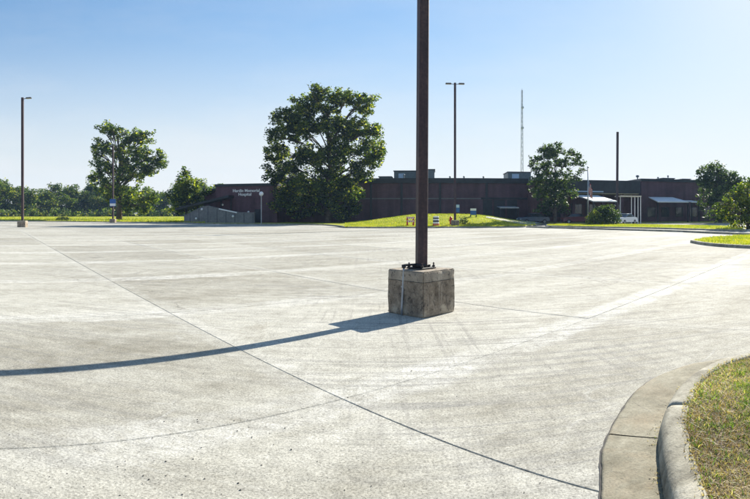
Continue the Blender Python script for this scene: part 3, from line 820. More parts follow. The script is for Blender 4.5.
# brick pier and the right-hand entrance wing with a deep overhanging fascia
wallbox('pier_wall', uM, hu(541), -2.2, 20, -.3, TOP-.55, M['brick2'])
wallbox('pier_coping', uM-.05, hu(541)+.05, -2.3, 20.1, TOP-.55, TOP-.38, M['fascia'])
wallbox('entrance_wall', hu(541)+.01, hu(640), 2.5, 28, -.3, TOP-.5, M['brick2'])
wallbox('entrance_fascia', hu(541)+.06, hu(640, -3), -3.2, 27.9, zat(193.5, 86), TOP-.28, M['fascia'])
wallbox('soffit', hu(541)+.2, hu(640, -3)-.2, -3.0, 2.3, zat(193.5, 86)-.10, zat(193.5, 86)-.01, M['offwhite'])
wallbox('fascia_trim', hu(565, -3), hu(603, -3), -3.28, -3.21, hz(580, 192, -3), hz(580, 192, -3)+.16, M['paleblue'])
for px in (562, 573.5, 588, 603, 622, 634):
    wallbox('column', hu(px, -2.5)-.2, hu(px, -2.5)+.2, -2.7, -2.3, 0, zat(193.5, 86)-.10, M['brick'])
for a, b in ((546, 556), (558, 568), (575, 586), (590, 600), (620, 628)):
    w_ = wallbox('window', hu(a), hu(b), 2.42, 2.5, .9, 3.0, M['fascia'])
    for k in range(3):
        x0 = hu(a)+.08+k*(hu(b)-hu(a)-.1)/3; wallbox('pane', x0, x0+(hu(b)-hu(a)-.1)/3-.06, 2.39, 2.415, .98, 2.92, M['glass'], parent=w_)
# right wing
wallbox('right_wall', hu(640)+.01, hu(830), -.5, 30, -.3, TOP-.15, M['brick'])
wallbox('right_fascia', hu(640)-.1, hu(830)+.1, -.75, 30.1, TOP-.15, TOP+.28, M['fascia'])
for px in (650, 664, 678, 692, 706):
    w_ = wallbox('window', hu(px)-.7, hu(px)+.7, -.56, -.502, .9, 2.5, M['fascia'])
    for k in (0, 1): wallbox('pane', hu(px)-.64+k*.66, hu(px)-.02+k*.66, -.585, -.561, .96, 2.44, M['glass'], parent=w_)
# left wing: lower, with the lettering
zl = zat(184.2, 82)
wallbox('left_wall', hu(216, -6), hu(277, -6), -6, 24, -.3, zl-.25, M['brick'])
wallbox('left_fascia', hu(216, -6)-.15, hu(277, -6)+.1, -6.2, 24.1, zl-.25, zl+.12, M['fascia'])
wallbox('low_wall', hu(204, -4), hu(216, -6)-.16, -4, 20, -.3, zl-.75, M['brick'])
wallbox('low_fascia', hu(204, -4)-.1, hu(216, -6)-.16, -4.15, 20.1, zl-.75, zl-.45, M['fascia'])
wallbox('link_wall', hu(277, -6)+.11, uL+2, -3, 20, -.3, zl+.1, M['brick'])
for px in (226, 258):
    wallbox('door', hu(px, -6)-.5, hu(px, -6)+.5, -6.05, -6.002, -.1, 2.1, M['fascia'])
def text(body, name, size, m, parent, loc, rot=(R(90), 0, 0), ext=.03):
    cu = bpy.data.curves.new(name, 'FONT'); cu.body = body; cu.size = size; cu.extrude = ext; cu.align_x = 'CENTER'; cu.align_y = 'CENTER'; cu.offset = size*.012
    tmp = bpy.data.objects.new('tmp', cu); COL.objects.link(tmp); bpy.context.view_layer.update()
    me = bpy.data.meshes.new_from_object(tmp.evaluated_get(bpy.context.evaluated_depsgraph_get())); bpy.data.objects.remove(tmp)
    me.materials.clear(); me.materials.append(m); me.name = name
    o = bpy.data.objects.new(name, me); COL.objects.link(o); o.parent = parent; o.location = loc; o.rotation_euler = rot; return o
def tw(body, size):
    cu = bpy.data.curves.new('w', 'FONT'); cu.body = body+'.'; cu.size = size
    tmp = bpy.data.objects.new('tmp', cu); COL.objects.link(tmp); bpy.context.view_layer.update(); w_ = tmp.dimensions.x; bpy.data.objects.remove(tmp); return w_
def letters(body, size, m, parent, uc, v, zc_):
    w0 = tw('', size); tot = tw(body, size)-w0
    for k, ch_ in enumerate(body):
        if ch_ == ' ': continue
        a_ = tw(body[:k], size)-w0; b_ = tw(body[:k+1], size)-w0
        cu = bpy.data.curves.new('letter', 'FONT'); cu.body = ch_; cu.size = size; cu.extrude = .03; cu.offset = size*.014; cu.align_x = 'CENTER'
        tmp = bpy.data.objects.new('tmp', cu); COL.objects.link(tmp); bpy.context.view_layer.update()
        me = bpy.data.meshes.new_from_object(tmp.evaluated_get(bpy.context.evaluated_depsgraph_get())); bpy.data.objects.remove(tmp)
        me.materials.clear(); me.materials.append(m); me.name = 'letter'
        if ch_ == 'i':                                    # join dot and stem with a hidden tie behind
            bm = bmesh.new(); bm.from_mesh(me); r_ = bmesh.ops.create_cube(bm, size=1)
            for q in r_['verts']: q.co = Vector((q.co.x*.02, q.co.y*size*.62+size*.36, q.co.z*.01-.028))
            bm.to_mesh(me); bm.free()
        o = bpy.data.objects.new('letter', me); COL.objects.link(o); o.parent = parent; o.location = (uc-tot/2+(a_+b_)/2, v, zc_-size*.33); o.rotation_euler = (R(90), 0, 0)
letters('Hardin Memorial', .62, M['white'], hosp, hu(246.3, -6), -6.05, hz(246, 190.6, -6))
letters('Hospital', .62, M['white'], hosp, hu(245, -6), -6.05, hz(245, 194.3, -6))
# rooftop plant
def unit(pa, pb, ya, v, d, name='rooftop_unit', m='hvac', z0=None):
    u0, u1 = hu(pa, v), hu(pb, v); z1 = hz((pa+pb)/2, ya, v); z0 = TOP+.05 if z0 is None else z0
    o = wallbox(name, u0, u1, v, v+d, z0, z1, M[m], .04); MB().box(u0-.12, u1+.12, v-.1, v+d+.1, z1, z1+.12).build('cap', M['fascia'], o)
    return o
unit(394, 416.5, 171.2, 8, 5, 'roof_penthouse'); pz = unit(417.5, 434.5, 169.8, 7, 6, 'roof_penthouse'); unit(379, 391, 177, 6, 3)
wallbox('penthouse_window', hu(398.5, 8), hu(404.5, 8), 7.93, 7.998, TOP+.5, hz(400, 173.5, 8), M['paleblue'])
unit(508, 531, 172.4, 8, 6, 'roof_penthouse')
wallbox('penthouse_window', hu(512, 8), hu(519, 8), 7.93, 7.998, TOP+.3, hz(515, 174, 8), M['paleblue'])
for a, b, y, v in ((663, 674.5, 178.6, 9), (683, 690.5, 179.4, 9), (652, 656.5, 179.9, 10), (546, 550, 179.8, 14)): unit(a, b, y, v, 3, z0=TOP+.1)
for px, y in ((450, 176.9), (464, 176.8), (483.5, 177), (404, 175), (637.5, 176.3), (658, 177.6), (668, 176)):
    u = hu(px, 4); z1 = hz(px, y, 4); o = MB().tube([(u, 4, TOP), (u, 4, z1)], .10, 8).build('roof_vent', M['hvac'], hosp)
    MB().sphere((u, 4, z1), .32 if px == 637.5 else .18, 8, 5, .7).build('vent_cowl', M['hvac'], o)

def awning(name, pa, pb, ytop, ybot, v0, v1, z_drop, label, posts=(), m='white', taper=0):
    """shed roof from the wall side (v1, higher) to its front edge (v0, lower)"""
    r_ = empty(name, (*hw((hu(pa, v0)+hu(pb, v0))/2, (v0+v1)/2), 0), -PHI, label, 'canopy')
    W_ = (hu(pb, v0)-hu(pa, v0))/2; dv_ = (v1-v0)/2; zb = hz((pa+pb)/2, ybot, v0); zt = hz((pa+pb)/2, ytop, v1)
    v = [(-W_, -dv_, zb), (W_, -dv_, zb), (W_-taper, dv_, zt), (-W_+taper, dv_, zt)]
    v += [(x, y, z-.14) for x, y, z in v]
    MB().add(v, [(0, 1, 2, 3), (7, 6, 5, 4), (0, 4, 5, 1), (1, 5, 6, 2), (2, 6, 7, 3), (3, 7, 4, 0)]).build('canopy_roof', M[m], r_)
    for k in posts: MB().box(k*W_-.09, k*W_+.09, -dv_+.15, -dv_+.33, 0, zb-.14).build('post', M['fascia'], r_)
    return r_
awning('canopy', 658, 689, 197.2, 201.6, -6, -.9, .1, 'long white flat canopy roof against the right hospital wing', (-.97, .97), taper=.5)
awning('canopy', 692, 700, 200.4, 201.8, -4, -.9, .1, 'short pale canopy just right of the long white canopy', (-.9, .9))
awning('canopy', 593, 617, 195.4, 200.8, -13, -4, .1, 'white wedge shaped entrance canopy roof beside the flag', (-.9, .9), taper=.0)
awning('canopy', 500, 519, 206.2, 207.3, -5, -1, .1, 'small pale carport roof on the shaded side right of the mound', (-.95, .95), 'steel')
# open white columned frame right of the entrance canopy
pc = empty('pergola', (*hw(hu(628, -9), -9), 0), -PHI, 'open cream beam on slim white columns right of the entrance canopy', 'pergola')
W_ = (hu(639, -9)-hu(618, -9))/2; zc = hz(628, 197, -9)
MB().box(-W_, W_, -1.2, 1.2, zc, zc+.17).build('beam', M['offwhite'], pc)
for x in (-.95, .1, .42, .72, .97): MB().tube([(x*W_, -1, 0), (x*W_, -1, zc)], .055, 8).build('column', M['white'], pc)

# left: sloping walkway canopy and ramp wall
rw = empty('ramp_wall', (*hw(hu(225, -9), -9), 0), -PHI, 'grey concrete ramp wall with sloping top before the lettered hospital wing', 'wall')
def rx(px): return hu(px, -9)-hu(225, -9)
def rzz(px, py): return hz(px, py, -9)
poly = [(rx(184), -.2), (rx(254), -.2), (rx(254), rzz(254, 213.2)), (rx(238), rzz(238, 213)), (rx(218), rzz(218, 208.8)), (rx(208), rzz(208, 206.5)), (rx(202), rzz(202, 207.3)), (rx(184), rzz(184, 216.5))]
MB().prism_y(poly, 0, .5).build('wall', M['rampwall'], rw)
cp = MB(); top = poly[2:]
for (a, b) in zip(top[:-1], top[1:]):
    cp.add([(a[0], -.06, a[1]+.004), (b[0], -.06, b[1]+.004), (b[0], .56, b[1]+.004), (a[0], .56, a[1]+.004), (a[0], -.06, a[1]+.12), (b[0], -.06, b[1]+.12), (b[0], .56, b[1]+.12), (a[0], .56, a[1]+.12)],
           [(3, 2, 1, 0), (4, 5, 6, 7), (0, 1, 5, 4), (1, 2, 6, 5), (2, 3, 7, 6), (3, 0, 4, 7)])
cp.build('coping', M['rampwall'], rw)
MB().add([(rx(219), -.09, rzz(219, 209.4)), (rx(237), -.09, rzz(237, 213.2)), (rx(237), -.065, rzz(237, 213.2)), (rx(219), -.065, rzz(219, 209.4)),
          (rx(219), -.09, rzz(219, 209.4)+.16), (rx(237), -.09, rzz(237, 213.2)+.16), (rx(237), -.065, rzz(237, 213.2)+.16), (rx(219), -.065, rzz(219, 209.4)+.16)],
         [(3, 2, 1, 0), (4, 5, 6, 7), (0, 1, 5, 4), (1, 2, 6, 5), (2, 3, 7, 6), (3, 0, 4, 7)]).build('handrail', M['white'], rw)
for px, py in ((202.3, 209.3), (196.5, 218.5), (233.3, 216.3)):
    MB().sphere((rx(px), -.14, rzz(px, py)), .17, 10, 6).build('wall_light', M['white'], rw)
for px in range(190, 254, 9):
    zt_ = float(np.interp(px, [184, 202, 208, 218, 238, 254], [rzz(184, 216.5), rzz(202, 207.3), rzz(208, 206.5), rzz(218, 208.8), rzz(238, 213), rzz(254, 213.2)]))
    MB().box(rx(px)-.03, rx(px)+.03, -.012, -.002, -.1, zt_-.02).build('panel_joint', M['fascia'], rw)
wc = empty('walkway_canopy', (*hw(hu(205, -8), -8), 0), -PHI, 'dark sloping walkway roof descending left over the ramp towards the small tree', 'canopy')
def wx(px): return hu(px, -8)-hu(205, -8)
a = (wx(176), hz(176, 208, -8)); b = (wx(229), hz(229, 195.2, -8))
MB().prism_y([(a[0], a[1]-.35), (b[0], b[1]-.35), b, a], -.3, 2.1).build('canopy_roof', M['fascia'], wc)
for px in (181, 193, 205, 217, 227):
    zt_ = float(np.interp(px, [176, 229], [a[1], b[1]]))-.36
    MB().box(wx(px)-.08, wx(px)+.08, 1.6, 1.76, 0, zt_).build('post', M['fascia'], wc)
# globe lamp on post before the lettered wall
gl = empty('globe_lamp', (*at(261.3, 73), .12), 0, 'white globe lamp on a thin post left of the big tree', 'lamp')
MB().tube([(0, 0, 0), (0, 0, zat(196, 73)-.12)], .06, 8).build('post', M['steel'], gl)
MB().sphere((0, 0, zat(193.8, 73)-.12), .30, 12, 8).build('globe', M['white'], gl, True)
for px, py, lab in ((223.2, 204.8, 'lower white wall lantern beside the ramp on the lettered wing'), (249, 212, 'white lantern at the right end of the ramp wall')):
    q = empty('wall_lantern', (*hw(hu(px, -6), -6), 0), -PHI, lab, 'lamp')
    MB().sphere((0, -.24, hz(px, py, -6)), .17, 8, 6).build('globe', M['white'], q); MB().box(-.05, .05, -.12, -.003, hz(px, py, -6)-.05, hz(px, py, -6)+.05).build('bracket', M['fascia'], q)

# radio mast beyond
Dm = 210; mast = empty('radio_mast', (*at(522, Dm), 0), .3, 'tall slender lattice radio mast rising behind the hospital', 'radio mast')
Hm = zat(90, Dm)
def mw(z): return .75-.50*z/Hm
for k in range(3):
    a = 2*math.pi*k/3
    MB().tube([(mw(0)*math.cos(a), mw(0)*math.sin(a), 0), (mw(Hm)*math.cos(a), mw(Hm)*math.sin(a), Hm)], .085, 5).build('leg', M['steel'], mast)
br = MB(); nz = 30
for i in range(nz):
    z0, z1 = Hm*i/nz, Hm*(i+1)/nz
    for k in range(3):
        a, b = 2*math.pi*k/3, 2*math.pi*(k+1)/3
        if i % 2: a, b = b, a
        br.tube([(mw(z0)*math.cos(a), mw(z0)*math.sin(a), z0), (mw(z1)*math.cos(b), mw(z1)*math.sin(b), z1)], .045, 4, False)
br.build('bracing', M['steel'], mast)['kind'] = 'stuff'
MB().tube([(0, 0, Hm-.5), (0, 0, Hm+.6)], .06, 5).build('antenna', M['steel'], mast)
for zz in (.86, .70): MB().tube([(-.2, -.5, Hm*zz), (-.2, -.9, Hm*zz)], .5, 10).build('dish', M['steel'], mast)

# ------------------------------------------------------------------ signs, hydrant, barricades, flag
def post_sign(px, D, w, z0, z1, label, m, post='fascia', zb=None):
    zb = lawn_z(px, D) if zb is None else zb
    r_ = empty('post_sign', (*at(px, D), zb), -(px-CX)/F, label, 'sign')
    MB().box(-w/2, w/2, -.05, .05, z0-zb, z1-zb, .01).build('sign_board', M[m], r_)
    return r_
D = 75
s1 = post_sign(457.3, D, .62, zat(212.5, D), zat(204.5, D), 'upright pale blue notice board at the hospital wall right of the slim light pole', 'bluepanel')
MB().box(-.27, .27, -.06, -.052, zat(207.6, D)-s1.location.z, zat(204.8, D)-s1.location.z).build('sign_panel', M['paleblue'], s1)
MB().tube([(0, 0, -.1), (0, 0, zat(212.5, D)-s1.location.z)], .05, 8).build('post', M['fascia'], s1)
D = 70
s2 = post_sign(473.3, D, .75, zat(215, D), zat(208.4, D), 'blue sign with a white header on two dark legs on the mound', 'bluepanel')
zb = s2.location.z
MB().box(-.37, .37, -.062, -.052, zat(210.6, D)-zb, zat(208.5, D)-zb).build('header_panel', M['white'], s2)
for sx in (-1, 1): MB().box(sx*.36-.07, sx*.36+.07, -.04, .04, -.1, zat(214.9, D)-zb).build('leg', M['fascia'], s2)
D = 59.5
hy = empty('fire_hydrant', (*at(450.8, D-.4), .13), 0, 'small red fire hydrant beside the block of the slim light pole', 'hydrant')
hy.location = (*at(450.8, 61.5), lawn_z(450.8, 61.5)); hy.scale = (1.15, 1.15, 1.25)
MB().tube([(0, 0, 0), (0, 0, .06), (0, 0, .061), (0, 0, .55), (0, 0, .56), (0, 0, .62), (0, 0, .70), (0, 0, .76)], [.17, .17, .12, .12, .16, .15, .09, .02], 12).build('barrel', M['red'], hy, True)
for sx in (-1, 1): MB().tube([(0, 0, .42), (sx*.2, 0, .42)], .06, 8).build('outlet', M['red'], hy, True)
hb = MB(); 
# striped barricade and drum on the mound
def bz(px, D): return (*at(px, D), lawn_z(px, D))
D = 59
bc = empty('road_barricade', bz(410.3, D), R(8), 'red and white folding barricade standing left of the foreground pole on the mound', 'barricade')
for sx in (-.33, .33):
    MB().box(sx-.05, sx+.05, -.22, -.16, 0, 1.0, .005).build('leg', M['red'], bc); MB().box(sx-.05, sx+.05, .16, .22, 0, 1.0, .005).build('leg', M['red'], bc)
for z_ in (.78, .42):
    rl = MB().box(-.42, .42, -.25, -.222, z_, z_+.2, .004).build('rail', M['white'], bc)
    for k in range(4):
        x = -.36+k*.22
        MB().add([(x-.05, -.2535, z_+.004), (x+.05, -.2535, z_+.004), (x+.13, -.2535, z_+.196), (x+.03, -.2535, z_+.196)], [(0, 1, 2, 3)]).build('stripe', M['red'], rl)
MB().box(-.45, .45, -.28, .28, 0, .05, .01).build('base', M['rubber'], bc)
dr = empty('traffic_drum', bz(436, 59), 0, 'white and orange banded traffic drum right of the foreground pole on the mound', 'traffic drum')
zz = [0, .25, .25, .45, .45, .65, .65, .85, .85, 1.0]
for k, (z0_, z1_, m_) in enumerate(((.08, .30, 'orange'), (.30, .48, 'white'), (.48, .64, 'rubber'), (.64, .80, 'white'), (.80, .93, 'rubber'), (.93, 1.08, 'white'))):
    r0 = .36-.05*z0_/1.05-.012*(k % 2)
    MB().tube([(0, 0, z0_), (0, 0, z1_)], [r0, r0-.01], 16).build('band', M[m_], dr)
MB().tube([(0, 0, 0), (0, 0, .08)], .44, 12).build('base', M['rubber'], dr)

# flagpole with limp flag
Df = 72; fl = empty('flagpole', (*at(588, Df), 0), 0, 'slim flagpole before the entrance carrying a limp flag', 'flagpole')
zf = zat(168, Df)
MB().tube([(0, 0, 0), (0, 0, zf)], [.11, .06], 10).build('pole', M['steel'], fl, True); MB().sphere((0, 0, zf+.1), .14, 10, 6).build('finial', M['steel'], fl, True)
t = NT('flag_cloth', .8, .1); uvn = t.new('ShaderNodeUVMap'); sp = t.new('ShaderNodeSeparateXYZ'); t.lk(uvn.outputs[0], sp.inputs[0])
stripe = t.math('GREATER_THAN', t.math('FRACT', t.math('ADD', t.math('MULTIPLY', sp.outputs[1], 6.5), .5)), .5)
base = t.mix(stripe, (.72, .72, .70), (.45, .03, .05))
can = t.math('MULTIPLY', t.math('LESS_THAN', sp.outputs[0], .4), t.math('GREATER_THAN', sp.outputs[1], .4615))
base = t.mix(can, base, (.03, .04, .17))
vs_ = t.new('ShaderNodeTexVoronoi'); vs_.inputs['Scale'].default_value = 1; vs_.inputs['Randomness'].default_value = 0; t.lk(t.mapping(uvn.outputs[0], sc=(15, 18, 1)), vs_.inputs['Vector'])
star = t.math('MULTIPLY', can, t.math('LESS_THAN', vs_.outputs['Distance'], .28)); base = t.mix(star, base, (.75, .75, .75)); t.col(base)
fb_ = MB(); nu, nv = 26, 14; zt = zat(181, Df); vv = []; ff = []; uvs = []
for i in range(nu+1):
    for j in range(nv+1):
        u, v_ = i/nu, j/nv
        x = .08+.42*u+.13*math.sin(u*15)*(.4+.6*(1-v_)); y = .16*math.cos(u*15+v_*1.3)*min(1, u*4)
        z = zt-1.25*(1-v_)-1.15*u*(.55+.45*u)
        vv.append((x, y, z)); uvs.append((u, v_))
for i in range(nu):
    for j in range(nv): a = i*(nv+1)+j; ff.append((a, a+nv+1, a+nv+2, a+1))
fo = fb_.add(vv, ff).build('flag', t.m, None, True); fo.location = fl.location
ul = fo.data.uv_layers.new(name='UVMap')
for lp in fo.data.loops: ul.data[lp.index].uv = uvs[lp.vertex_index]
tag(fo, 'limp red and white striped flag hanging on the flagpole', 'flag')

# ------------------------------------------------------------------ cars by the entrance
def car(px, D, rz, paint, label):
    r_ = empty('parked_car', (*at(px, D), .0), rz, label, 'car', 'cars parked by the hospital')
    L, Wd = 4.5, 1.8
    prof = [(-2.25, .35), (-2.2, .75), (-1.95, .92), (-1.2, .98), (-.75, 1.02), (1.25, 1.02), (1.95, .98), (2.22, .85), (2.25, .35)]
    def loft(prof_, hw0, hw1, zc_):
        v = []; 
        for x, z in prof_: v.append((x, -hw0 if z < zc_ else -hw1, z))
        for x, z in prof_: v.append((x, hw0 if z < zc_ else hw1, z))
        n_ = len(prof_); return v, [tuple(range(n_)), tuple(reversed(range(n_, 2*n_)))]+[(i, n_+i, n_+(i+1) % n_, (i+1) % n_) for i in range(n_)]
    MB().add(*loft(prof, .90, .86, .8)).build('body', paint, r_)
    cab = [(-.95, 1.02), (-.35, 1.42), (.75, 1.46), (1.55, 1.02)]
    MB().add(*loft(cab, .82, .66, 1.2)).build('windows', M['glass'], r_)
    MB().box(-.42, .82, -.67, .67, 1.41, 1.475, .02).build('car_roof', paint, r_)
    for x in (-1.4, 1.4):
        for y in (-.82, .82):
            w_ = MB().tube([(x, y-.1, .33), (x, y+.1, .33)], .33, 14).build('wheel', M['rubber'], r_)
            MB().tube([(x, y-.11, .33), (x, y+.11, .33)], .19, 10).build('rim', M['steel'], w_)
    for y in (-.62, .62): MB().box(-2.27, -2.2, y-.16, y+.16, .62, .76, .01).build('headlight', M['lens'], r_)
    for y in (-.66, .66): MB().box(2.2, 2.27, y-.14, y+.14, .68, .84, .01).build('tail_light', M['red'], r_)
    return r_
cp1 = simple('white_car_paint', (.75, .76, .77), .25, .03, 2, spec=.6); cp2 = simple('maroon_car_paint', (.13, .02, .03), .25, .1, 2, spec=.6); cp3 = simple('blue_grey_car_paint', (.10, .13, .17), .25, .1, 2, spec=.6)
car(624, 74.5, R(35), cp1, 'white car parked under the entrance columns beside the low bush')
car(577.5, 79.5, R(170), cp2, 'dark maroon car parked left of the flagpole')
car(533, 79, R(10), cp3, 'blue grey car parked under the round tree near the carport')

# ------------------------------------------------------------------ trees
def leaves(name, clumps, m, parent, ls, per, seed, flat=.75):
    """clumps: (x,y,z,r). leaf cards (bent quads) strewn through each clump, denser at its rim"""
    g_ = np.random.default_rng(seed); C_ = []
    for (x, y, z, r_) in clumps:
        k = max(6, int(per*r_*r_)); d = g_.normal(size=(k, 3)); d /= np.linalg.norm(d, axis=1)[:, None]
        rr = r_*(g_.random(k)**.45)*(1+.18*g_.normal(size=k)); C_.append(np.c_[x+d[:, 0]*rr, y+d[:, 1]*rr, z+d[:, 2]*rr*flat])
    C_ = np.concatenate(C_); n_ = len(C_)
    a = g_.normal(size=(n_, 3)); a[:, 2] *= .6; a /= np.linalg.norm(a, axis=1)[:, None]
    b = g_.normal(size=(n_, 3)); b -= (b*a).sum(1)[:, None]*a; b /= np.linalg.norm(b, axis=1)[:, None]
    nrm = np.cross(a, b); s = (ls*g_.uniform(.6, 1.35, n_))[:, None]
    v = np.stack([C_-a*s*.55, C_+b*s*.30+nrm*s*.10, C_+a*s*.55, C_-b*s*.30+nrm*s*.10], axis=1).reshape(-1, 3)
    q = (np.arange(n_)*4)[:, None]
    f = np.concatenate([q+np.array([[0, 1, 2]]), q+np.array([[0, 2, 3]])])
    return raw(name, v, f, m, parent)
def limbs(trunk_pts, trunk_r, tips, seed, nsub=3):
    mb = MB(); mb.tube(trunk_pts, trunk_r, 9); rd = random.Random(seed)
    T = [Vector(p) for p in trunk_pts]
    for tp in tips:
        tp = Vector(tp); 
        zs = min(T[-1].z*.98, max(T[1].z*.9, tp.z*.62)); k = 0
        while k < len(T)-2 and T[k+1].z < zs: k += 1
        fr = (zs-T[k].z)/max(1e-6, T[k+1].z-T[k].z); s = T[k].lerp(T[k+1], max(0, min(1, fr)))
        r0 = trunk_r[k]*.45
        mid_ = s.lerp(tp, .5)+Vector((rd.uniform(-.3, .3), rd.uniform(-.3, .3), .12*(tp-s).length))
        mb.tube([s, s.lerp(mid_, .5)+Vector((0, 0, .1)), mid_, tp], [r0*.8, r0*.55, r0*.35, r0*.10], 6, False)
        for _ in range(nsub):
            e = tp+Vector((rd.uniform(-1, 1), rd.uniform(-1, 1), rd.uniform(-.5, .7))); mb.tube([mid_, mid_.lerp(e, .6)+Vector((0, 0, .2)), e], [r0*.35, r0*.22, r0*.06], 4, False)
    return mb
def tree(name, loc, label, cat, lobes, trunk_pts, trunk_r, m, ls, per, sub, seed, group=None, subr=(.5, 1.1), depth=.8):
    """lobes: (x, z, r) in the plane facing the camera; each is spread in depth as well"""
    r_ = empty(name, loc, 0, label, cat, group); rd = random.Random(seed); cl = []; tips = []
    for (x, z, rr) in lobes:
        y0 = rd.uniform(-1, 1)*depth*rr
        for (yy) in ((y0,) if rr < 1.2 else (y0, -y0*.9+rd.uniform(-.5, .5))):
            tips.append((x, yy, z))
            for _ in range(max(3, int(sub*rr*rr*.5))):
                d = Vector((rd.gauss(0, 1), rd.gauss(0, 1), rd.gauss(0, 1))).normalized(); q = rr*(.25+.75*rd.random()**.55)
                cl.append((x+d.x*q, yy+d.y*q, z+d.z*q*.85, rd.uniform(*subr)))
    limbs(trunk_pts, trunk_r, tips, seed).build('trunk', M['bark'], r_, True)
    c = leaves('crown', cl, m, r_, ls, per, seed+1)
    return r_
# big tree before the hospital (outline from the photo, real size)
BD = 80.0; bs = BD/F
def lobe(px, py, rp, pc, D): k = D/F; return ((px-pc)*k, HC-(py-HY)*k-.12, rp*k)
big = [(303, 108, 15), (325, 100, 14), (345, 98, 11), (362, 105, 13), (285, 118, 14), (276, 135, 11), (275, 152, 13), (300, 130, 17), (330, 125, 18), (355, 128, 15), (369, 150, 15), (372, 131, 9), (340, 152, 18),
       (312, 158, 18), (286, 168, 14), (274, 178, 10), (360, 172, 13), (335, 180, 17), (305, 186, 18), (284, 196, 13), (268, 170, 6), (350, 193, 13), (325, 203, 14), (300, 208, 13), (275, 205, 7), (374, 160, 10), (316, 92, 7), (371, 98, 5), (341, 213, 10), (352, 208, 9)]
lb = [lobe(a, b, c*1.02, 328, BD) for a, b, c in big]
tree('big_tree', (*at(328, BD), .12), 'tallest broad spreading leafy tree standing before the hospital left of centre', 'tree', lb,
     [(0, 0, -.2), (.1, 0, 1.4), (-.1, .1, 4), (.3, 0, 8), (0, .2, 12), (.1, 0, 16)], [.55, .42, .38, .30, .2, .08], M['leafbig'], .36, 92, 13, 11, subr=(.35, .85))
LD = 112.0
left = [(104, 129, 8), (116, 132, 9), (131, 137, 11), (146, 140, 10), (103, 146, 11), (95, 152, 8), (124, 152, 14), (146, 156, 12), (160, 158, 9), (166, 165, 6), (98, 168, 11), (91, 176, 6), (118, 172, 14), (140, 174, 12), (154, 172, 8),
        (103, 186, 11), (122, 192, 12), (140, 194, 12), (152, 200, 9), (108, 200, 8), (130, 206, 9), (146, 209, 7), (107, 124, 5)]
lb = [lobe(a, b, c*1.0, 119, LD) for a, b, c in left]
tree('left_tree', (*at(119, LD), .12), 'large uneven leafy tree on the left lawn behind the signed light pole', 'tree', lb,
     [(0, 0, -.2), (.2, 0, 3), (-.3, .1, 7), (.4, 0, 12), (-.6, .2, 17)], [.7, .5, .42, .3, .1], M['leafleft'], .48, 50, 5.6, 21, subr=(.5, 1.1))
SD = 88.0
small = [(185, 176, 7), (180, 186, 8), (192, 186, 9), (176, 197, 9), (190, 199, 10), (199, 194, 6), (183, 208, 8), (201, 203, 5), (172, 209, 5), (187, 172, 4), (203, 194, 3.5), (209, 192, 2.6), (197, 200, 4), (200, 205.5, 3), (194, 206, 3.5)]
lb = [lobe(a, b, c*1.0, 186, SD) for a, b, c in small]
tree('small_tree', (*at(186, SD), .12), 'smaller upright tree at the left end of the hospital ramp', 'tree', lb, [(0, 0, -.2), (.1, 0, 2), (0, 0, 5), (0, 0, 7.5)], [.25, .2, .14, .05], M['leafleft'], .38, 80, 10, 31, subr=(.5, .9))
TD = 76.0
rt = [(545, 152, 9), (557, 149, 9), (567, 158, 10), (575, 165, 7), (540, 163, 9), (553, 164, 12), (548, 178, 12), (563, 177, 12), (575, 176, 6), (538, 178, 8), (541, 192, 9), (556, 193, 12), (568, 192, 9), (535, 188, 5), (548, 206, 9), (562, 206, 8), (538, 209, 6)]
lb = [lobe(555+(a-555)*(1.22 if b < 185 else 1.0), b, c*1.1, 555, TD) for a, b, c in rt]
tree('round_tree', (*at(555, TD), .0), 'dark rounded tree before the hospital left of the flagpole', 'tree', lb, [(0, 0, -.2), (.05, 0, 1.6), (0, 0, 4), (0, 0, 8)], [.25, .19, .15, .05], M['leafright'], .34, 105, 11, 41, subr=(.3, .62))
PD = 82.5
fr_ = [(716, 170, 8), (703, 175, 8), (728, 174, 9), (738, 180, 8), (709, 184, 11), (726, 186, 12), (698, 183, 6), (742, 190, 10), (714, 196, 12), (732, 200, 12), (720, 212, 11), (736, 213, 10), (704, 204, 7)]
lb = [lobe(a, b, c*1.1, 720, PD) for a, b, c in fr_]
tree('broad_tree', (*at(720, PD), .0), 'dark broad tree standing before the right end of the hospital, rising above its roof', 'tree', lb, [(0, 0, -.2), (0, 0, 2.5), (0, 0, 6)], [.35, .28, .12], M['leafright'], .36, 85, 9.5, 51, subr=(.4, .8))
ND = 54.0
nb = [(716, 214, 5), (713, 208, 4), (728, 220, 6), (730, 196, 6), (745, 190, 8), (756, 186, 10), (735, 198, 9), (724, 201, 6), (750, 204, 11), (765, 200, 12), (718, 207, 4.5), (730, 211, 8), (742, 216, 8), (758, 217, 9), (722, 214, 4), (774, 212, 9), (737, 224, 5), (750, 226, 6)]
lb = [lobe(a, b, c*1.15, 748, ND) for a, b, c in nb]
tree('bushy_tree', (*at(748, ND), .0), 'bushy low tree with sunlit yellow green edges cut by the right edge', 'tree', lb, [(0, 0, -.2), (0, 0, 1.2), (0, 0, 3.6)], [.2, .15, .05], M['leaflight'], .26, 130, 30, 61, subr=(.3, .55))
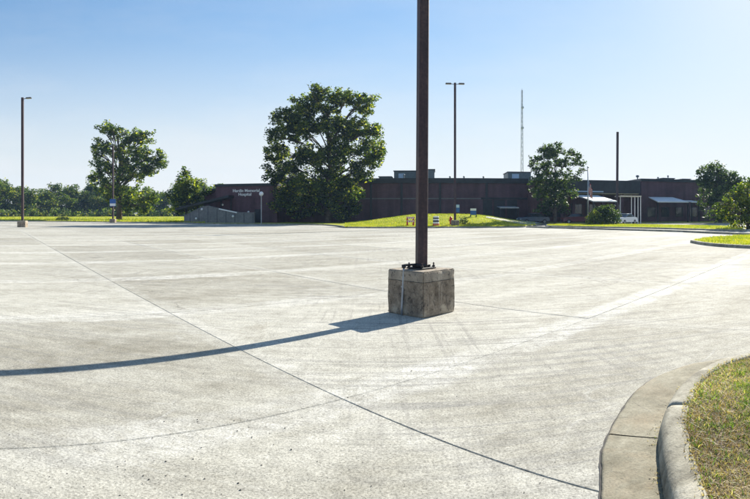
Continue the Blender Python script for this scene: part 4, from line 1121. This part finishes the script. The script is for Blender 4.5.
def bush(px, D, w, h, m, label, seed, ls=.2, zb=0.0, name='bush'):
    r_ = empty(name, (*at(px, D), zb), 0, label, 'bush'); rd = random.Random(seed); cl = []
    for _ in range(int(26*w*h)+12):
        a = rd.uniform(0, 6.28); q = rd.random()**.5; z = rd.random()
        k = math.sqrt(max(.05, 1-z*z*.9)); cl.append((w/2*q*k*math.cos(a), w/2.6*q*k*math.sin(a), z*h*.88, rd.uniform(.18, .32)*max(1, h/1.6)))
    mb = MB()
    for k in range(5): mb.tube([(rd.uniform(-.1, .1), 0, -.05), (rd.uniform(-w/4, w/4), rd.uniform(-.3, .3), h*.7)], [.04, .01], 5)
    mb.build('stems', M['bark'], r_); leaves('foliage', cl, m, r_, ls, 150 if h < 1.6 else 60, seed); return r_
bush(605, 70, 4.6, 2.75, M['leafright'], 'dark rounded bush under the flag before the entrance', 71, .22)
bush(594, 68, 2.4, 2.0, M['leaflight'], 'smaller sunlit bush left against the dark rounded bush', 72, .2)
bush(463.5, 62.5, 1.5, .85, M['leafright'], 'small low shrub beside the block of the slim light pole', 73, .14, lawn_z(463.5, 62.5)-.02)
bush(64, 100, 3.6, .7, M['leafright'], 'low dark shrub clump on the far left lawn edge', 74, .2, .1)

# woodland along the far left: a few prototypes, then copies
protos = []
for k in range(3):
    rd = random.Random(100+k); lobes_ = []
    for _ in range(15):
        z = rd.uniform(1.5, 12.0); wv_ = 4.6*math.sin(math.pi*min(.92, (z+2.2)/15.5)); lobes_.append((rd.uniform(-wv_, wv_), z, rd.uniform(1.6, 2.6)))
    o = tree('woodland_tree', (0, 0, 0), 'woodland tree', 'tree', lobes_, [(0, 0, -.2), (.1, 0, 4), (0, 0, 9), (.2, 0, 12.5)], [.35, .28, .18, .05], M['leaffar'], .72, 14, 2.4, 200+k, 'trees of the woodland behind the left lawn', subr=(.9, 1.6))
    protos.append(o)
places = []
for row, (Dr, n_, h_) in enumerate(((196, 26, .76), (208, 24, .84), (224, 22, .92))):
    for i in range(n_):
        px = -200+i*(430/n_)+random.uniform(-5, 5)+row*5
        places.append((px, Dr+random.uniform(-5, 5), h_*random.uniform(.78, 1.2)*(1.22 if px < 3 else 1)))
for k, (px, Dd, sc_) in enumerate(places):
    src = protos[k % 3]; w_ = sc_*random.uniform(.95, 1.2)
    o = src if k < 3 else copy_tree(src)
    o.location = (*at(px, Dd), .2); o.rotation_euler = (0, 0, random.uniform(0, 6.28)); o.scale = (w_, w_, sc_)
    row_ = 'front' if k < 26 else ('middle' if k < 50 else 'back')
    o['label'] = 'green woodland tree in the %s row of the dense wood beyond the left lawn' % row_
# low growth at the foot of the wood
cl = []; rd = random.Random(5)
for _ in range(900):
    px = rd.uniform(-200, 235); Dd = rd.uniform(183, 200); x, y = at(px, Dd); cl.append((x, y, rd.uniform(.2, 2.6), rd.uniform(.8, 1.5)))
uo = leaves('undergrowth', cl, M['leaffar'], None, .7, 12, 9); tag(uo, 'low dark green undergrowth at the foot of the left wood', kind='stuff')
